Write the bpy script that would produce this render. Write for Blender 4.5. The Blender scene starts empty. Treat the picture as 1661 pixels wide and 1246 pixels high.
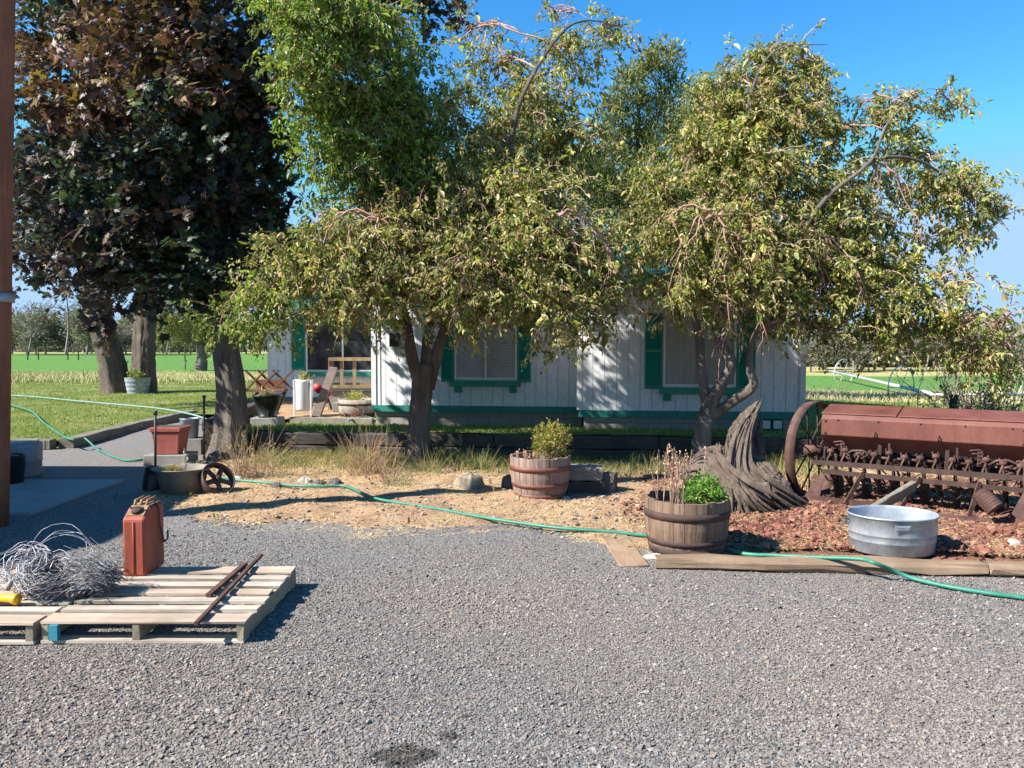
import bpy, math, random
import numpy as np
from mathutils import Vector, Matrix
random.seed(7); rng=np.random.default_rng(7)
R=math.radians
sc=bpy.context.scene; COL=sc.collection
# ---------------- camera, sky, sun, exposure ----------------
F=1300.0; CW,CH=1661,1246; PITCH=math.atan(63/1300); CAMZ=1.75
cam=bpy.data.cameras.new('camera'); co=bpy.data.objects.new('camera',cam); COL.objects.link(co)
cam.sensor_width=36; cam.lens=36*F/CW; cam.clip_end=3000; cam.clip_start=.05
co.location=(0,0,CAMZ); co.rotation_euler=(math.pi/2-PITCH,0,0); sc.camera=co
SUN_EL=R(41); SUNH=(-.932,-.362)          # horizontal direction towards the sun
w=bpy.data.worlds.new('World'); sc.world=w; w.use_nodes=True; nt=w.node_tree
bg=nt.nodes['Background']; sky=nt.nodes.new('ShaderNodeTexSky'); sky.sky_type='NISHITA'; sky.sun_disc=False
sky.sun_elevation=SUN_EL; sky.sun_rotation=math.atan2(SUNH[0],SUNH[1]); sky.altitude=1300; sky.air_density=.95; sky.dust_density=.1; sky.ozone_density=1.6
hs=nt.nodes.new('ShaderNodeHueSaturation'); hs.inputs['Saturation'].default_value=1.38; hs.inputs['Hue'].default_value=.497; nt.links.new(sky.outputs[0],hs.inputs['Color']); dk=nt.nodes.new('ShaderNodeMix'); dk.data_type='RGBA'; dk.blend_type='DARKEN'; dk.inputs[0].default_value=1; dk.inputs[7].default_value=(1.65,2.6,3.85,1); nt.links.new(hs.outputs[0],dk.inputs[6]); nt.links.new(dk.outputs[2],bg.inputs[0]); bg.inputs[1].default_value=.108
sl=bpy.data.lights.new('sun','SUN'); sl.energy=5; sl.angle=R(.55); sl.color=(1,.95,.87)
so=bpy.data.objects.new('sun',sl); COL.objects.link(so)
sd=Vector((SUNH[0]*math.cos(SUN_EL),SUNH[1]*math.cos(SUN_EL),math.sin(SUN_EL)))
so.rotation_euler=sd.to_track_quat('Z','Y').to_euler(); so.location=(-8,-3,12)
sc.view_settings.view_transform='Standard'; sc.view_settings.look='None'; sc.view_settings.gamma=1
sc.view_settings.exposure=1.36
try: sc.cycles.max_bounces=6; sc.cycles.transparent_max_bounces=4
except Exception: pass

# ---------------- helpers ----------------
cp,sp=math.cos(PITCH),math.sin(PITCH)
def ray(u,v):
    dx=(u-830.5)/F; dy=(623-v)/F
    return Vector((dx,cp+dy*sp,-sp+dy*cp))
def P(u,v,z=0.):      # ground point seen at photo position u,v
    d=ray(u,v); return Vector((0,0,CAMZ))+d*((z-CAMZ)/d.z)
def Q(u,v,D):         # point at distance D along the view axis
    d=ray(u,v); return Vector((0,0,CAMZ))+d*(D/d.y)
ORG={}
def link(o): COL.objects.link(o); return o
def tag(o,label=None,cat=None,group=None,kind=None):
    if label: o['label']=label
    if cat: o['category']=cat
    if group: o['group']=group
    if kind: o['kind']=kind
    return o
def thing(name,label,cat,loc,group=None,rz=0):
    o=bpy.data.objects.new(name,None); link(o); o.location=Vector(loc); o.empty_display_size=.1
    o.rotation_euler=(0,0,rz); tag(o,label,cat,group); ORG[o.name]=Vector(loc) if not rz else Vector((0,0,0))
    return o
def mkobj(name,me,mat,parent=None,loc=None):
    o=bpy.data.objects.new(name,me); link(o)
    if mat: me.materials.append(mat)
    if parent:
        o.parent=parent; org=ORG[parent.name]; ORG[o.name]=org
    else:
        org=Vector(loc) if loc is not None else Vector((0,0,0)); o.location=org; ORG[o.name]=org
    return o,org
class MB:
    def __init__(s): s.v=[]; s.f=[]; s.sm=[]
    def add(s,vs,fs,smooth=False):
        n=len(s.v); s.v+= [tuple(v) for v in vs]; s.f+=[tuple(i+n for i in f) for f in fs]; s.sm+=[smooth]*len(fs); return s
    def box(s,c,sz,rot=None,jit=0,ch=0):
        hx,hy,hz=sz[0]/2,sz[1]/2,sz[2]/2; c=Vector(c)
        if ch: return s.cbox(c,sz,rot,ch)
        vs=[Vector((x*hx+random.uniform(-jit,jit),y*hy+random.uniform(-jit,jit),z*hz+random.uniform(-jit,jit))) for z in(-1,1) for y in(-1,1) for x in(-1,1)]
        if rot is not None: vs=[rot@v for v in vs]
        return s.add([v+c for v in vs],[(0,2,3,1),(4,5,7,6),(0,1,5,4),(2,6,7,3),(0,4,6,2),(1,3,7,5)])
    def cbox(s,c,sz,rot,ch):   # box with worn (chamfered, slightly irregular) long edges along x
        c=Vector(c)
        hx,hy,hz=sz[0]/2,sz[1]/2,sz[2]/2; n=7; vs=[];fs=[]
        prof=[(-hy+ch,-hz),(hy-ch,-hz),(hy,-hz+ch),(hy,hz-ch),(hy-ch,hz),(-hy+ch,hz),(-hy,hz-ch),(-hy,-hz+ch)]
        for i in range(n):
            x=-hx+2*hx*i/(n-1); j=ch*.5
            for (a,b) in prof: vs.append(Vector((x+(random.uniform(-j,j) if i in(0,n-1) else 0),a+random.uniform(-j,j),b+random.uniform(-j,j))))
        for i in range(n-1):
            for k in range(8): fs.append((i*8+k,(i+1)*8+k,(i+1)*8+(k+1)%8,i*8+(k+1)%8))
        fs.append(tuple(range(8))); fs.append(tuple(reversed(range((n-1)*8,n*8))))
        if rot is not None: vs=[rot@v for v in vs]
        return s.add([v+c for v in vs],fs)
    def beam(s,a,b,w,h,up=(0,0,1),ch=0,jit=0):
        a=Vector(a);b=Vector(b); x=(b-a); L=x.length; x.normalize(); u=Vector(up); y=u.cross(x)
        if y.length<1e-4: y=Vector((0,1,0)).cross(x)
        y.normalize(); z=x.cross(y); m=Matrix((x,y,z)).transposed()
        return s.box((a+b)/2,(L,w,h),m,jit,ch)
    def tube(s,pts,rad,n=8,cap=True,ridge=None,smooth=True):
        pts=[Vector(p) for p in pts]; m=len(pts)
        if not hasattr(rad,'__len__'): rad=[rad]*m
        t0=(pts[1]-pts[0]).normalized(); up=Vector((0,0,1)) if abs(t0.z)<.9 else Vector((0,1,0)); nn=(up-t0*up.dot(t0)).normalized()
        vs=[]
        for i,p in enumerate(pts):
            t=(pts[min(i+1,m-1)]-pts[max(i-1,0)]).normalized(); nn=(nn-t*nn.dot(t)).normalized(); bb=t.cross(nn)
            for k in range(n):
                a=2*math.pi*k/n; r=rad[i]*(ridge(a,i/(m-1)) if ridge else 1)
                vs.append(p+nn*math.cos(a)*r+bb*math.sin(a)*r)
        fs=[(i*n+k,i*n+(k+1)%n,(i+1)*n+(k+1)%n,(i+1)*n+k) for i in range(m-1) for k in range(n)]
        if cap: fs.append(tuple(reversed(range(n)))); fs.append(tuple(range((m-1)*n,m*n)))
        return s.add(vs,fs,smooth)
    def lathe(s,prof,c=(0,0,0),n=32,sx=1,sy=1,smooth=True,wob=None):
        c=Vector(c); vs=[];m=len(prof)
        for (r,z) in prof:
            for k in range(n):
                a=2*math.pi*k/n; q=r*(wob(a,z) if wob else 1); vs.append(c+Vector((math.cos(a)*q*sx,math.sin(a)*q*sy,z)))
        fs=[(i*n+k,i*n+(k+1)%n,(i+1)*n+(k+1)%n,(i+1)*n+k) for i in range(m-1) for k in range(n)]
        if prof[0][0]>0: fs.append(tuple(reversed(range(n))))
        if prof[-1][0]>0: fs.append(tuple(range((m-1)*n,m*n)))
        return s.add(vs,fs,smooth)
    def prism(s,poly,a,b,rot=None,c=(0,0,0)):   # poly in (y,z), extruded along x from a to b
        n=len(poly); vs=[Vector((x,p[0],p[1])) for x in(a,b) for p in poly]
        if rot is not None: vs=[rot@v for v in vs]
        fs=[(k,(k+1)%n,n+(k+1)%n,n+k) for k in range(n)]+[tuple(reversed(range(n))),tuple(range(n,2*n))]
        return s.add([v+Vector(c) for v in vs],fs)
    def build(s,name,mat,parent=None,loc=None,bevel=0):
        me=bpy.data.meshes.new(name); o,org=mkobj(name,me,mat,parent,loc)
        me.from_pydata([tuple(Vector(v)-org) for v in s.v],[],s.f); me.polygons.foreach_set('use_smooth',s.sm); me.update()
        if bevel:
            md=o.modifiers.new('bevel','BEVEL'); md.width=bevel; md.segments=2; md.limit_method='ANGLE'
        return o
def npmesh(name,V,Fq,mat,parent=None,loc=None,cols=None,smooth=False):
    """V (n,3), Fq (m,k) index array, cols per face (m,3)"""
    me=bpy.data.meshes.new(name); o,org=mkobj(name,me,mat,parent,loc)
    V=V-np.array(org)[None]; m,k=Fq.shape
    me.vertices.add(len(V)); me.vertices.foreach_set('co',V.astype(np.float32).ravel())
    me.loops.add(m*k); me.loops.foreach_set('vertex_index',Fq.astype(np.int32).ravel())
    me.polygons.add(m); me.polygons.foreach_set('loop_start',np.arange(0,m*k,k,dtype=np.int32)); me.polygons.foreach_set('loop_total',np.full(m,k,dtype=np.int32))
    me.polygons.foreach_set('use_smooth',np.full(m,smooth))
    me.update(calc_edges=True)
    if cols is not None:
        at=me.color_attributes.new('Col','FLOAT_COLOR','CORNER'); c=np.ones((m,k,4),np.float32); c[:,:,:3]=cols[:,None,:]; at.data.foreach_set('color',c.ravel())
    return o
def smooth_path(pts,n=8):
    pts=[Vector(p) for p in pts]; out=[]
    for i in range(len(pts)-1):
        p0=pts[max(i-1,0)];p1=pts[i];p2=pts[i+1];p3=pts[min(i+2,len(pts)-1)]
        for k in range(n):
            t=k/n; out.append(.5*((2*p1)+(p2-p0)*t+(2*p0-5*p1+4*p2-p3)*t*t+(3*p1-p0-3*p2+p3)*t**3))
    return out+[pts[-1]]
def lerpl(a,n):  # resample a list of radii
    return list(np.interp(np.linspace(0,len(a)-1,n),range(len(a)),a))

# ---------------- materials ----------------
def newmat(name):
    m=bpy.data.materials.new(name); m.use_nodes=True; return m,m.node_tree,m.node_tree.nodes['Principled BSDF']
def N(nt,t,**k):
    n=nt.nodes.new(t)
    for a,b in k.items():
        if a.startswith('i_'):
            n.inputs[a[2:].replace('_',' ')].default_value=b
        else: setattr(n,a,b)
    return n
def ramp(nt,src,stops):
    r=nt.nodes.new('ShaderNodeValToRGB'); e=r.color_ramp.elements
    while len(e)<len(stops): e.new(.5)
    for i,(p,c) in enumerate(stops): e[i].position=p; e[i].color=(*c,1) if len(c)==3 else c
    nt.links.new(src,r.inputs[0]); return r.outputs[0]
def coords(nt,scale=(1,1,1)):
    tc=nt.nodes.new('ShaderNodeTexCoord'); mp=nt.nodes.new('ShaderNodeMapping'); mp.inputs['Scale'].default_value=scale
    nt.links.new(tc.outputs['Object'],mp.inputs[0]); return mp.outputs[0]
def noise(nt,vec,scale,detail=6,rough=.6):
    n=N(nt,'ShaderNodeTexNoise',i_Scale=scale,i_Detail=detail,i_Roughness=rough); nt.links.new(vec,n.inputs['Vector']); return n.outputs['Fac']
def mixc(nt,f,a,b,mode='MIX'):
    m=nt.nodes.new('ShaderNodeMix'); m.data_type='RGBA'; m.blend_type=mode
    for sock,val in ((m.inputs[0],f),(m.inputs[6],a),(m.inputs[7],b)):
        if hasattr(val,'is_output'): nt.links.new(val,sock)
        else: sock.default_value=val if isinstance(val,float) else (*val,1)
    return m.outputs[2]
def bump(nt,b,h,strength=.4,dist=.02):
    n=N(nt,'ShaderNodeBump',i_Strength=strength,i_Distance=dist); nt.links.new(h,n.inputs['Height']); nt.links.new(n.outputs[0],b.inputs['Normal']); return n
def mottled(name,stops,scale=6,rough=.8,scl=(1,1,1),bs=.3,bd=.01,fine=None,metal=0,spec=.4,detail=8):
    m,nt,b=newmat(name); v=coords(nt,scl); f=noise(nt,v,scale,detail,.62); c=ramp(nt,f,stops)
    g=noise(nt,v,(fine or scale*7),6,.7); c=mixc(nt,ramp(nt,g,[(.3,(.0,)*3),(.7,(1,)*3)]),mixc(nt,1.,c,(.72,.72,.72),'MULTIPLY'),c)
    nt.links.new(c,b.inputs['Base Color']); b.inputs['Roughness'].default_value=rough; b.inputs['Metallic'].default_value=metal
    b.inputs['Specular IOR Level'].default_value=spec
    bump(nt,b,g,bs,bd); return m
def wood(name,c1,c2,axis='x',scale=3,rough=.85,bs=.5,crack=(.05,.04,.03),bd=.006):
    s={'x':(.06,1,1),'y':(1,.06,1),'z':(1,1,.06 if 'bark' not in name else .16)}[axis]
    m,nt,b=newmat(name); v=coords(nt,s); f=noise(nt,v,scale*9,8,.7); c=ramp(nt,f,[(.25,c1),(.6,c2)])
    v2=coords(nt); big=noise(nt,v2,2.3,4); c=mixc(nt,ramp(nt,big,[(.35,(0,)*3),(.7,(.55,)*3)]),c,tuple(x*.55 for x in c1))
    f2=noise(nt,v,scale*22,6,.8); c=mixc(nt,ramp(nt,f2,[(.30,(.85,)*3),(.42,(0,)*3)]),c,crack)
    nt.links.new(c,b.inputs['Base Color']); b.inputs['Roughness'].default_value=rough; b.inputs['Specular IOR Level'].default_value=.25
    bump(nt,b,f2,bs,bd); return m
def leafmat(name,trans=.3,rough=.45,spec=.5,tint=1.5):
    m,nt,b=newmat(name); a=N(nt,'ShaderNodeAttribute',attribute_name='Col'); nt.links.new(a.outputs['Color'],b.inputs['Base Color'])
    b.inputs['Roughness'].default_value=rough; b.inputs['Specular IOR Level'].default_value=spec
    t=nt.nodes.new('ShaderNodeBsdfTranslucent'); nt.links.new(mixc(nt,1.,a.outputs['Color'],(tint,tint*1.05,tint*.7),'MULTIPLY'),t.inputs[0])
    mx=nt.nodes.new('ShaderNodeMixShader'); mx.inputs[0].default_value=trans; out=nt.nodes['Material Output']
    nt.links.new(b.outputs[0],mx.inputs[1]); nt.links.new(t.outputs[0],mx.inputs[2]); nt.links.new(mx.outputs[0],out.inputs[0]); return m
def colmat(name,rough=.9,spec=.2):
    m,nt,b=newmat(name); a=N(nt,'ShaderNodeAttribute',attribute_name='Col'); v=coords(nt); g=noise(nt,v,90,5,.7)
    nt.links.new(mixc(nt,ramp(nt,g,[(.3,(0,)*3),(.7,(1,)*3)]),mixc(nt,1.,a.outputs['Color'],(.7,.7,.7),'MULTIPLY'),a.outputs['Color']),b.inputs['Base Color'])
    b.inputs['Roughness'].default_value=rough; b.inputs['Specular IOR Level'].default_value=spec; return m
M={}
M['leaf']=leafmat('apple_leaf',.38,.42,.5); M['maple']=leafmat('maple_leaf',.25,.48,.35,1.4); M['grassm']=leafmat('grass_blade',.3,.7,.2); M['needle']=leafmat('needles',.15,.8,.15)
M['stone']=colmat('stone_chips'); M['straw']=colmat('straw',.8)
def gravel():
    m,nt,b=newmat('gravel'); v=coords(nt)
    vo=N(nt,'ShaderNodeTexVoronoi',i_Scale=75.); nt.links.new(v,vo.inputs['Vector'])
    sep=nt.nodes.new('ShaderNodeSeparateColor'); nt.links.new(vo.outputs['Color'],sep.inputs[0])
    c=ramp(nt,sep.outputs[0],[(0,(.13,.126,.125)),(.45,(.185,.18,.176)),(.85,(.235,.226,.218)),(1,(.31,.30,.28))])
    big=noise(nt,v,.7,5,.65); c=mixc(nt,ramp(nt,big,[(.42,(0,)*3),(.68,(.6,)*3)]),c,mixc(nt,1.,c,(1.18,1.0,.84),'MULTIPLY'))
    c=mixc(nt,ramp(nt,vo.outputs['Distance'],[(.35,(0,)*3),(.8,(.6,)*3)]),c,(.08,.077,.075))
    st=noise(nt,v,3.2,3,.5); sx=N(nt,'ShaderNodeTexGradient',gradient_type='SPHERICAL'); mp=nt.nodes.new('ShaderNodeMapping'); tc=nt.nodes.new('ShaderNodeTexCoord'); nt.links.new(tc.outputs['Object'],mp.inputs[0])
    q=P(655,1225); mp.inputs['Scale'].default_value=(1.6,1.6,1.6); mp.inputs['Location'].default_value=(-q.x*1.6,-q.y*1.6,0); nt.links.new(mp.outputs[0],sx.inputs[0]); mm=nt.nodes.new('ShaderNodeMath'); mm.operation='MULTIPLY'; nt.links.new(sx.outputs[1],mm.inputs[0]); nt.links.new(st,mm.inputs[1]); c=mixc(nt,ramp(nt,mm.outputs[0],[(.44,(0,)*3),(.56,(.7,)*3)]),c,(.03,.028,.025))
    nt.links.new(c,b.inputs['Base Color']); b.inputs['Roughness'].default_value=.9; b.inputs['Specular IOR Level'].default_value=.2
    mt=nt.nodes.new('ShaderNodeMath'); mt.operation='MULTIPLY'; mt.inputs[1].default_value=-1; nt.links.new(vo.outputs['Distance'],mt.inputs[0])
    bump(nt,b,mt.outputs[0],.8,.012); return m
M['gravel']=gravel()
M['dirt']=mottled('dirt',[(.3,(.26,.155,.09)),(.5,(.38,.245,.15)),(.7,(.46,.32,.205))],4.5,.95,bs=.8,bd=.02,fine=45,spec=.1)
M['cinder']=mottled('red_cinder_soil',[(.3,(.15,.07,.05)),(.55,(.27,.135,.09)),(.75,(.42,.30,.19))],3,.95,bs=1,bd=.03,fine=40,spec=.1)
M['lawn']=mottled('lawn_soil_green',[(.3,(.12,.15,.04)),(.5,(.18,.22,.055)),(.72,(.33,.29,.13))],.9,.95,bs=1,bd=.05,fine=30,spec=.1)
def fieldmat():
    m,nt,b=newmat('field'); tc=nt.nodes.new('ShaderNodeTexCoord'); sx=nt.nodes.new('ShaderNodeSeparateXYZ'); nt.links.new(tc.outputs['Object'],sx.inputs[0])
    v=coords(nt,(.3,1,1)); n1=noise(nt,v,.12,6,.6); n2=noise(nt,coords(nt),3,6,.7)
    def math_(op,a,b_):
        q=nt.nodes.new('ShaderNodeMath'); q.operation=op
        for i,x in enumerate((a,b_)):
            if hasattr(x,'is_output'): nt.links.new(x,q.inputs[i])
            else: q.inputs[i].default_value=x
        return q.outputs[0]
    # distance bands: dry verge, irrigated green field, dry far edge (nearer on the right side)
    y=math_('ADD',sx.outputs[1],math_('MULTIPLY',n1,14.))
    green=mixc(nt,ramp(nt,n2,[(.3,(0,)*3),(.7,(1,)*3)]),(.075,.17,.035),(.125,.24,.065))
    dry=mixc(nt,ramp(nt,n2,[(.3,(0,)*3),(.7,(1,)*3)]),(.30,.28,.11),(.44,.39,.19))
    yn=math_('DIVIDE',y,200.)
    k=ramp(nt,yn,[(.235,(0,)*3),(.265,(1,)*3),(.73,(1,)*3),(.77,(0,)*3)])
    # right-hand side: green from about 36 to 55 m
    near=ramp(nt,math_('DIVIDE',math_('ADD',sx.outputs[1],math_('MULTIPLY',n1,6.)),100.),[(.385,(0,)*3),(.41,(1,)*3),(.56,(1,)*3),(.585,(0,)*3)])
    side=ramp(nt,math_('DIVIDE',sx.outputs[0],10.),[(.3,(0,)*3),(.6,(1,)*3)])
    kk=mixc(nt,side,k,near); nt.links.new(mixc(nt,kk,dry,green),b.inputs['Base Color']); b.inputs['Roughness'].default_value=.95; b.inputs['Specular IOR Level'].default_value=.05
    bump(nt,b,n2,1,.15); return m
M['field']=fieldmat()
M['concrete']=mottled('concrete',[(.3,(.26,.25,.24)),(.7,(.36,.35,.33))],3,.9,bs=.3,bd=.004)
M['conc_dark']=mottled('old_concrete',[(.3,(.19,.175,.155)),(.7,(.30,.28,.25))],5,.95,bs=.6,bd=.008)
M['rust']=mottled('rust',[(.28,(.045,.024,.02)),(.5,(.09,.045,.036)),(.72,(.17,.10,.085))],7,.78,bs=.5,bd=.004,spec=.35)
M['rustred']=mottled('rusty_red_steel',[(.25,(.07,.028,.022)),(.42,(.14,.043,.030)),(.6,(.18,.062,.045)),(.8,(.22,.11,.09))],2.6,.6,scl=(1,1,.35),bs=.25,bd=.003,spec=.45,fine=38)
M['rustdark']=mottled('dark_rust',[(.3,(.035,.02,.017)),(.6,(.075,.042,.035)),(.8,(.14,.085,.07))],10,.8,bs=.5,bd=.004)
M['iron']=mottled('dark_iron',[(.3,(.02,.018,.018)),(.7,(.05,.04,.036))],12,.6,bs=.4,bd=.002)
M['galv']=mottled('galvanized',[(.3,(.24,.28,.33)),(.5,(.36,.40,.45)),(.7,(.50,.54,.58))],7,.5,bs=.2,bd=.002,metal=.4,spec=.5)
M['tie']=wood('dark_tie_wood',(.035,.030,.026),(.085,.075,.065),'x',2,crack=(.012,.01,.01),bs=.9,bd=.012)
M['timber']=wood('pale_timber',(.17,.11,.07),(.33,.235,.155),'x',1.6,crack=(.08,.05,.03),bs=.9,bd=.012)
M['timbergrey']=wood('grey_timber',(.13,.115,.09),(.23,.205,.165),'y',2,crack=(.03,.027,.02),bs=.8,bd=.01)
M['pallet']=wood('pallet_wood',(.25,.205,.15),(.50,.43,.36),'x',2,crack=(.16,.12,.08))
M['palletp']=wood('pallet_wood_pink',(.30,.23,.17),(.49,.38,.29),'x',2,crack=(.15,.1,.06))
M['stringer']=wood('stringer_wood',(.22,.18,.125),(.36,.30,.21),'y',2,crack=(.1,.07,.04))
M['stave']=wood('grey_stave_wood',(.17,.14,.11),(.37,.33,.28),'z',3,crack=(.045,.03,.02),bs=.9)
M['stavetop']=M['stave']
M['stump']=wood('weathered_stump',(.04,.028,.021),(.185,.14,.11),'z',1.3,crack=(.025,.018,.014),bs=1,bd=.02)
M['bark']=wood('bark',(.065,.048,.038),(.21,.17,.14),'z',1.1,crack=(.015,.012,.01),bs=1,bd=.06)
M['barkgrey']=wood('grey_bark',(.09,.07,.058),(.26,.22,.185),'z',1.1,crack=(.025,.02,.015),bs=1,bd=.05)
M['twig']=mottled('reddish_twig',[(.3,(.30,.14,.11)),(.7,(.52,.32,.26))],9,.7)
M['deadtwig']=mottled('grey_twig',[(.3,(.16,.13,.11)),(.7,(.30,.26,.22))],9,.8)
M['brownwood']=wood('red_brown_wood',(.13,.055,.035),(.24,.12,.08),'x',2)
M['polewood']=wood('pole_wood',(.16,.06,.035),(.30,.12,.07),'z',1.6,crack=(.03,.012,.01),bs=.8,bd=.01)
M['white']=mottled('white_siding_paint',[(.28,(.66,.66,.67)),(.42,(.79,.80,.82)),(.7,(.83,.84,.87))],3.5,.7,scl=(1,1,.3),bs=.1,bd=.002)
M['whitetrim']=mottled('white_trim',[(.3,(.72,.72,.72)),(.7,(.82,.82,.82))],6,.6,bs=.05)
M['green']=mottled('green_paint',[(.3,(.01,.225,.155)),(.7,(.018,.30,.21))],5,.55,bs=.12,bd=.002)
M['greenskirt']=mottled('green_skirt_paint',[(.3,(.02,.20,.165)),(.7,(.035,.26,.215))],3,.6,bs=.12,bd=.002)
M['roof']=mottled('green_roof',[(.3,(.01,.12,.085)),(.7,(.015,.17,.125))],4,.5)
M['gap']=mottled('groove_shade',[(.3,(.20,.20,.20)),(.7,(.25,.25,.25))],5,.9)
def blockmat():
    m,nt,b=newmat('concrete_block'); tc=nt.nodes.new('ShaderNodeTexCoord'); mp=nt.nodes.new('ShaderNodeMapping'); mp.inputs['Rotation'].default_value=(math.pi/2,0,0)
    nt.links.new(tc.outputs['Object'],mp.inputs[0]); br=N(nt,'ShaderNodeTexBrick',i_Scale=1.,i_Mortar_Size=.006,i_Brick_Width=.4,i_Row_Height=.2)
    br.inputs['Color1'].default_value=(.30,.265,.23,1); br.inputs['Color2'].default_value=(.35,.315,.28,1); br.inputs['Mortar'].default_value=(.17,.155,.14,1)
    nt.links.new(mp.outputs[0],br.inputs['Vector']); g=noise(nt,coords(nt),30,6); c=mixc(nt,g,mixc(nt,1.,br.outputs[0],(.8,.8,.8),'MULTIPLY'),br.outputs[0])
    nt.links.new(c,b.inputs['Base Color']); b.inputs['Roughness'].default_value=.95; bump(nt,b,g,.4,.004); return m
M['block']=blockmat()
def glassmat():
    m,nt,b=newmat('window_glass'); b.inputs['Base Color'].default_value=(.035,.04,.045,1); b.inputs['Roughness'].default_value=.08; b.inputs['Specular IOR Level'].default_value=.8
    g=noise(nt,coords(nt),3,4); nt.links.new(ramp(nt,g,[(.4,(.02,.024,.028)),(.7,(.07,.075,.08))]),b.inputs['Base Color']); return m
M['glass']=glassmat()
M['blind']=mottled('blind_slats',[(.3,(.42,.41,.40)),(.7,(.50,.49,.47))],3,.6)
M['blind2']=mottled('tan_curtain',[(.3,(.33,.32,.30)),(.7,(.40,.39,.36))],3,.8,scl=(1,1,.1))
M['red']=mottled('faded_red_paint',[(.33,(.13,.065,.04)),(.45,(.33,.065,.035)),(.7,(.44,.10,.055))],5,.6,scl=(1,1,.4),bs=.2,bd=.002,fine=30)
M['rusttan']=mottled('tan_rust_top',[(.3,(.20,.11,.06)),(.7,(.36,.23,.13))],12,.85,bs=.4,bd=.003)
M['terracotta']=mottled('terracotta_plastic',[(.3,(.40,.10,.07)),(.7,(.47,.14,.10))],3,.6)
M['black']=mottled('black_plastic',[(.3,(.012,.012,.013)),(.7,(.03,.03,.032))],5,.35)
M['hose']=mottled('green_hose',[(.3,(.02,.16,.105)),(.7,(.05,.24,.17))],5,.45)
M['hosepale']=mottled('pale_hose',[(.3,(.14,.27,.22)),(.7,(.24,.36,.30))],5,.45)
M['soil']=mottled('soil',[(.3,(.05,.035,.025)),(.7,(.12,.085,.06))],20,1,bs=1,bd=.01)
M['rock']=mottled('tan_rock',[(.3,(.20,.155,.105)),(.5,(.33,.27,.19)),(.7,(.44,.37,.27))],7,.95,bs=.7,bd=.01)
M['rockdark']=mottled('dark_rock',[(.3,(.07,.06,.055)),(.7,(.16,.14,.13))],8,.95,bs=.7,bd=.01)
M['rockpale']=mottled('pale_rock',[(.3,(.35,.31,.27)),(.7,(.55,.50,.44))],8,.95,bs=.7,bd=.01)
M['wire']=mottled('wire_grey',[(.3,(.26,.25,.27)),(.7,(.50,.49,.53))],20,.4,metal=.3)
M['wiredark']=mottled('wire_dark',[(.3,(.10,.085,.08)),(.7,(.30,.28,.28))],20,.5,metal=.2)
M['yellow']=mottled('yellow_plastic',[(.3,(.80,.33,.01)),(.7,(.85,.42,.02))],5,.4)
M['cloud']=mottled('grey_plastic',[(.3,(.22,.22,.22)),(.7,(.30,.30,.29))],5,.5)
M['redpaint']=mottled('bright_red_paint',[(.3,(.38,.03,.03)),(.7,(.50,.06,.06))],5,.5)
M['pipe']=mottled('aluminium_pipe',[(.3,(.55,.57,.56)),(.7,(.68,.70,.69))],5,.45,metal=.4)
M['fruit']=mottled('apple_skin',[(.3,(.35,.36,.08)),(.7,(.50,.42,.12))],6,.45)
M['teal']=mottled('teal_paint',[(.3,(.03,.22,.28)),(.7,(.05,.28,.34))],9,.7)
M['crate']=wood('crate_wood',(.17,.12,.07),(.33,.24,.14),'z',2)
M['paletwig']=mottled('pale_stem',[(.3,(.30,.19,.14)),(.7,(.45,.30,.22))],9,.8)
M['beamw']=wood('beam_wood',(.10,.075,.065),(.19,.15,.13),'x',2)
M['tubold']=mottled('old_tub_metal',[(.3,(.16,.14,.11)),(.7,(.27,.24,.19))],5,.8)
M['plankdirt']=wood('dusty_plank',(.20,.13,.085),(.34,.235,.16),'x',1.6,crack=(.14,.09,.06),bs=.7,bd=.008)
# ---------------- terrain ----------------
def sst(x): x=np.clip(x,0,1); return x*x*(3-2*x)
def wally(X): return 12.15-.12*X
def gfar(X,Y): return .3-.6*sst((np.asarray(X,float)-2)/14)
def lawnz(X,Y):
    X=np.asarray(X,float);Y=np.asarray(Y,float)
    left=.13+.17*sst((Y-13.5)/9)
    mid=.39-.17*sst((Y-wally(X))/3.2)
    g=left+(mid-left)*sst((X+7)/1.8)
    return g+(gfar(X,Y)-g)*sst((Y-19)/9)
def sheet(name,xs,ys,fz,mat,keep=None,kind='structure'):
    X,Y=np.meshgrid(xs,ys); Z=fz(X,Y); V=np.stack([X,Y,Z],-1).reshape(-1,3); nx=len(xs); f=[]
    i=np.arange(len(ys)-1)[:,None]*nx+np.arange(nx-1)[None]; f=np.stack([i,i+1,i+1+nx,i+nx],-1).reshape(-1,4)
    if keep is not None:
        c=V[f].mean(1); f=f[keep(c[:,0],c[:,1])]
    o=npmesh(name,V,f,mat,smooth=True); o['kind']=kind; return o
def warp(n,a,b,p=2.2):
    t=np.linspace(0,1,n); return a+(b-a)*t**p
xs=np.concatenate([-warp(40,30,900)[::-1],np.linspace(-28,28,57),warp(40,30,900)])
ys=np.concatenate([np.linspace(-25,40,66),warp(45,41,1500)])
sheet('ground',xs,ys,lambda X,Y:np.where(Y<19,-.06,-.06+(gfar(X,Y)-.02+.06)*sst((Y-19)/7))+.05*np.sin(X*.31+Y*.17)*sst((Y-30)/9),M['field'])
sheet('gravel_yard',np.linspace(-14,14,113),np.linspace(-6,18,97),lambda X,Y:.008*np.sin(X*1.7+Y)*np.sin(Y*1.3-X*.6)+.10*sst((Y-13)/4),M['gravel'],lambda X,Y:(Y<12.8)|((X<-4.6)&(X>-9.4)))
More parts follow.
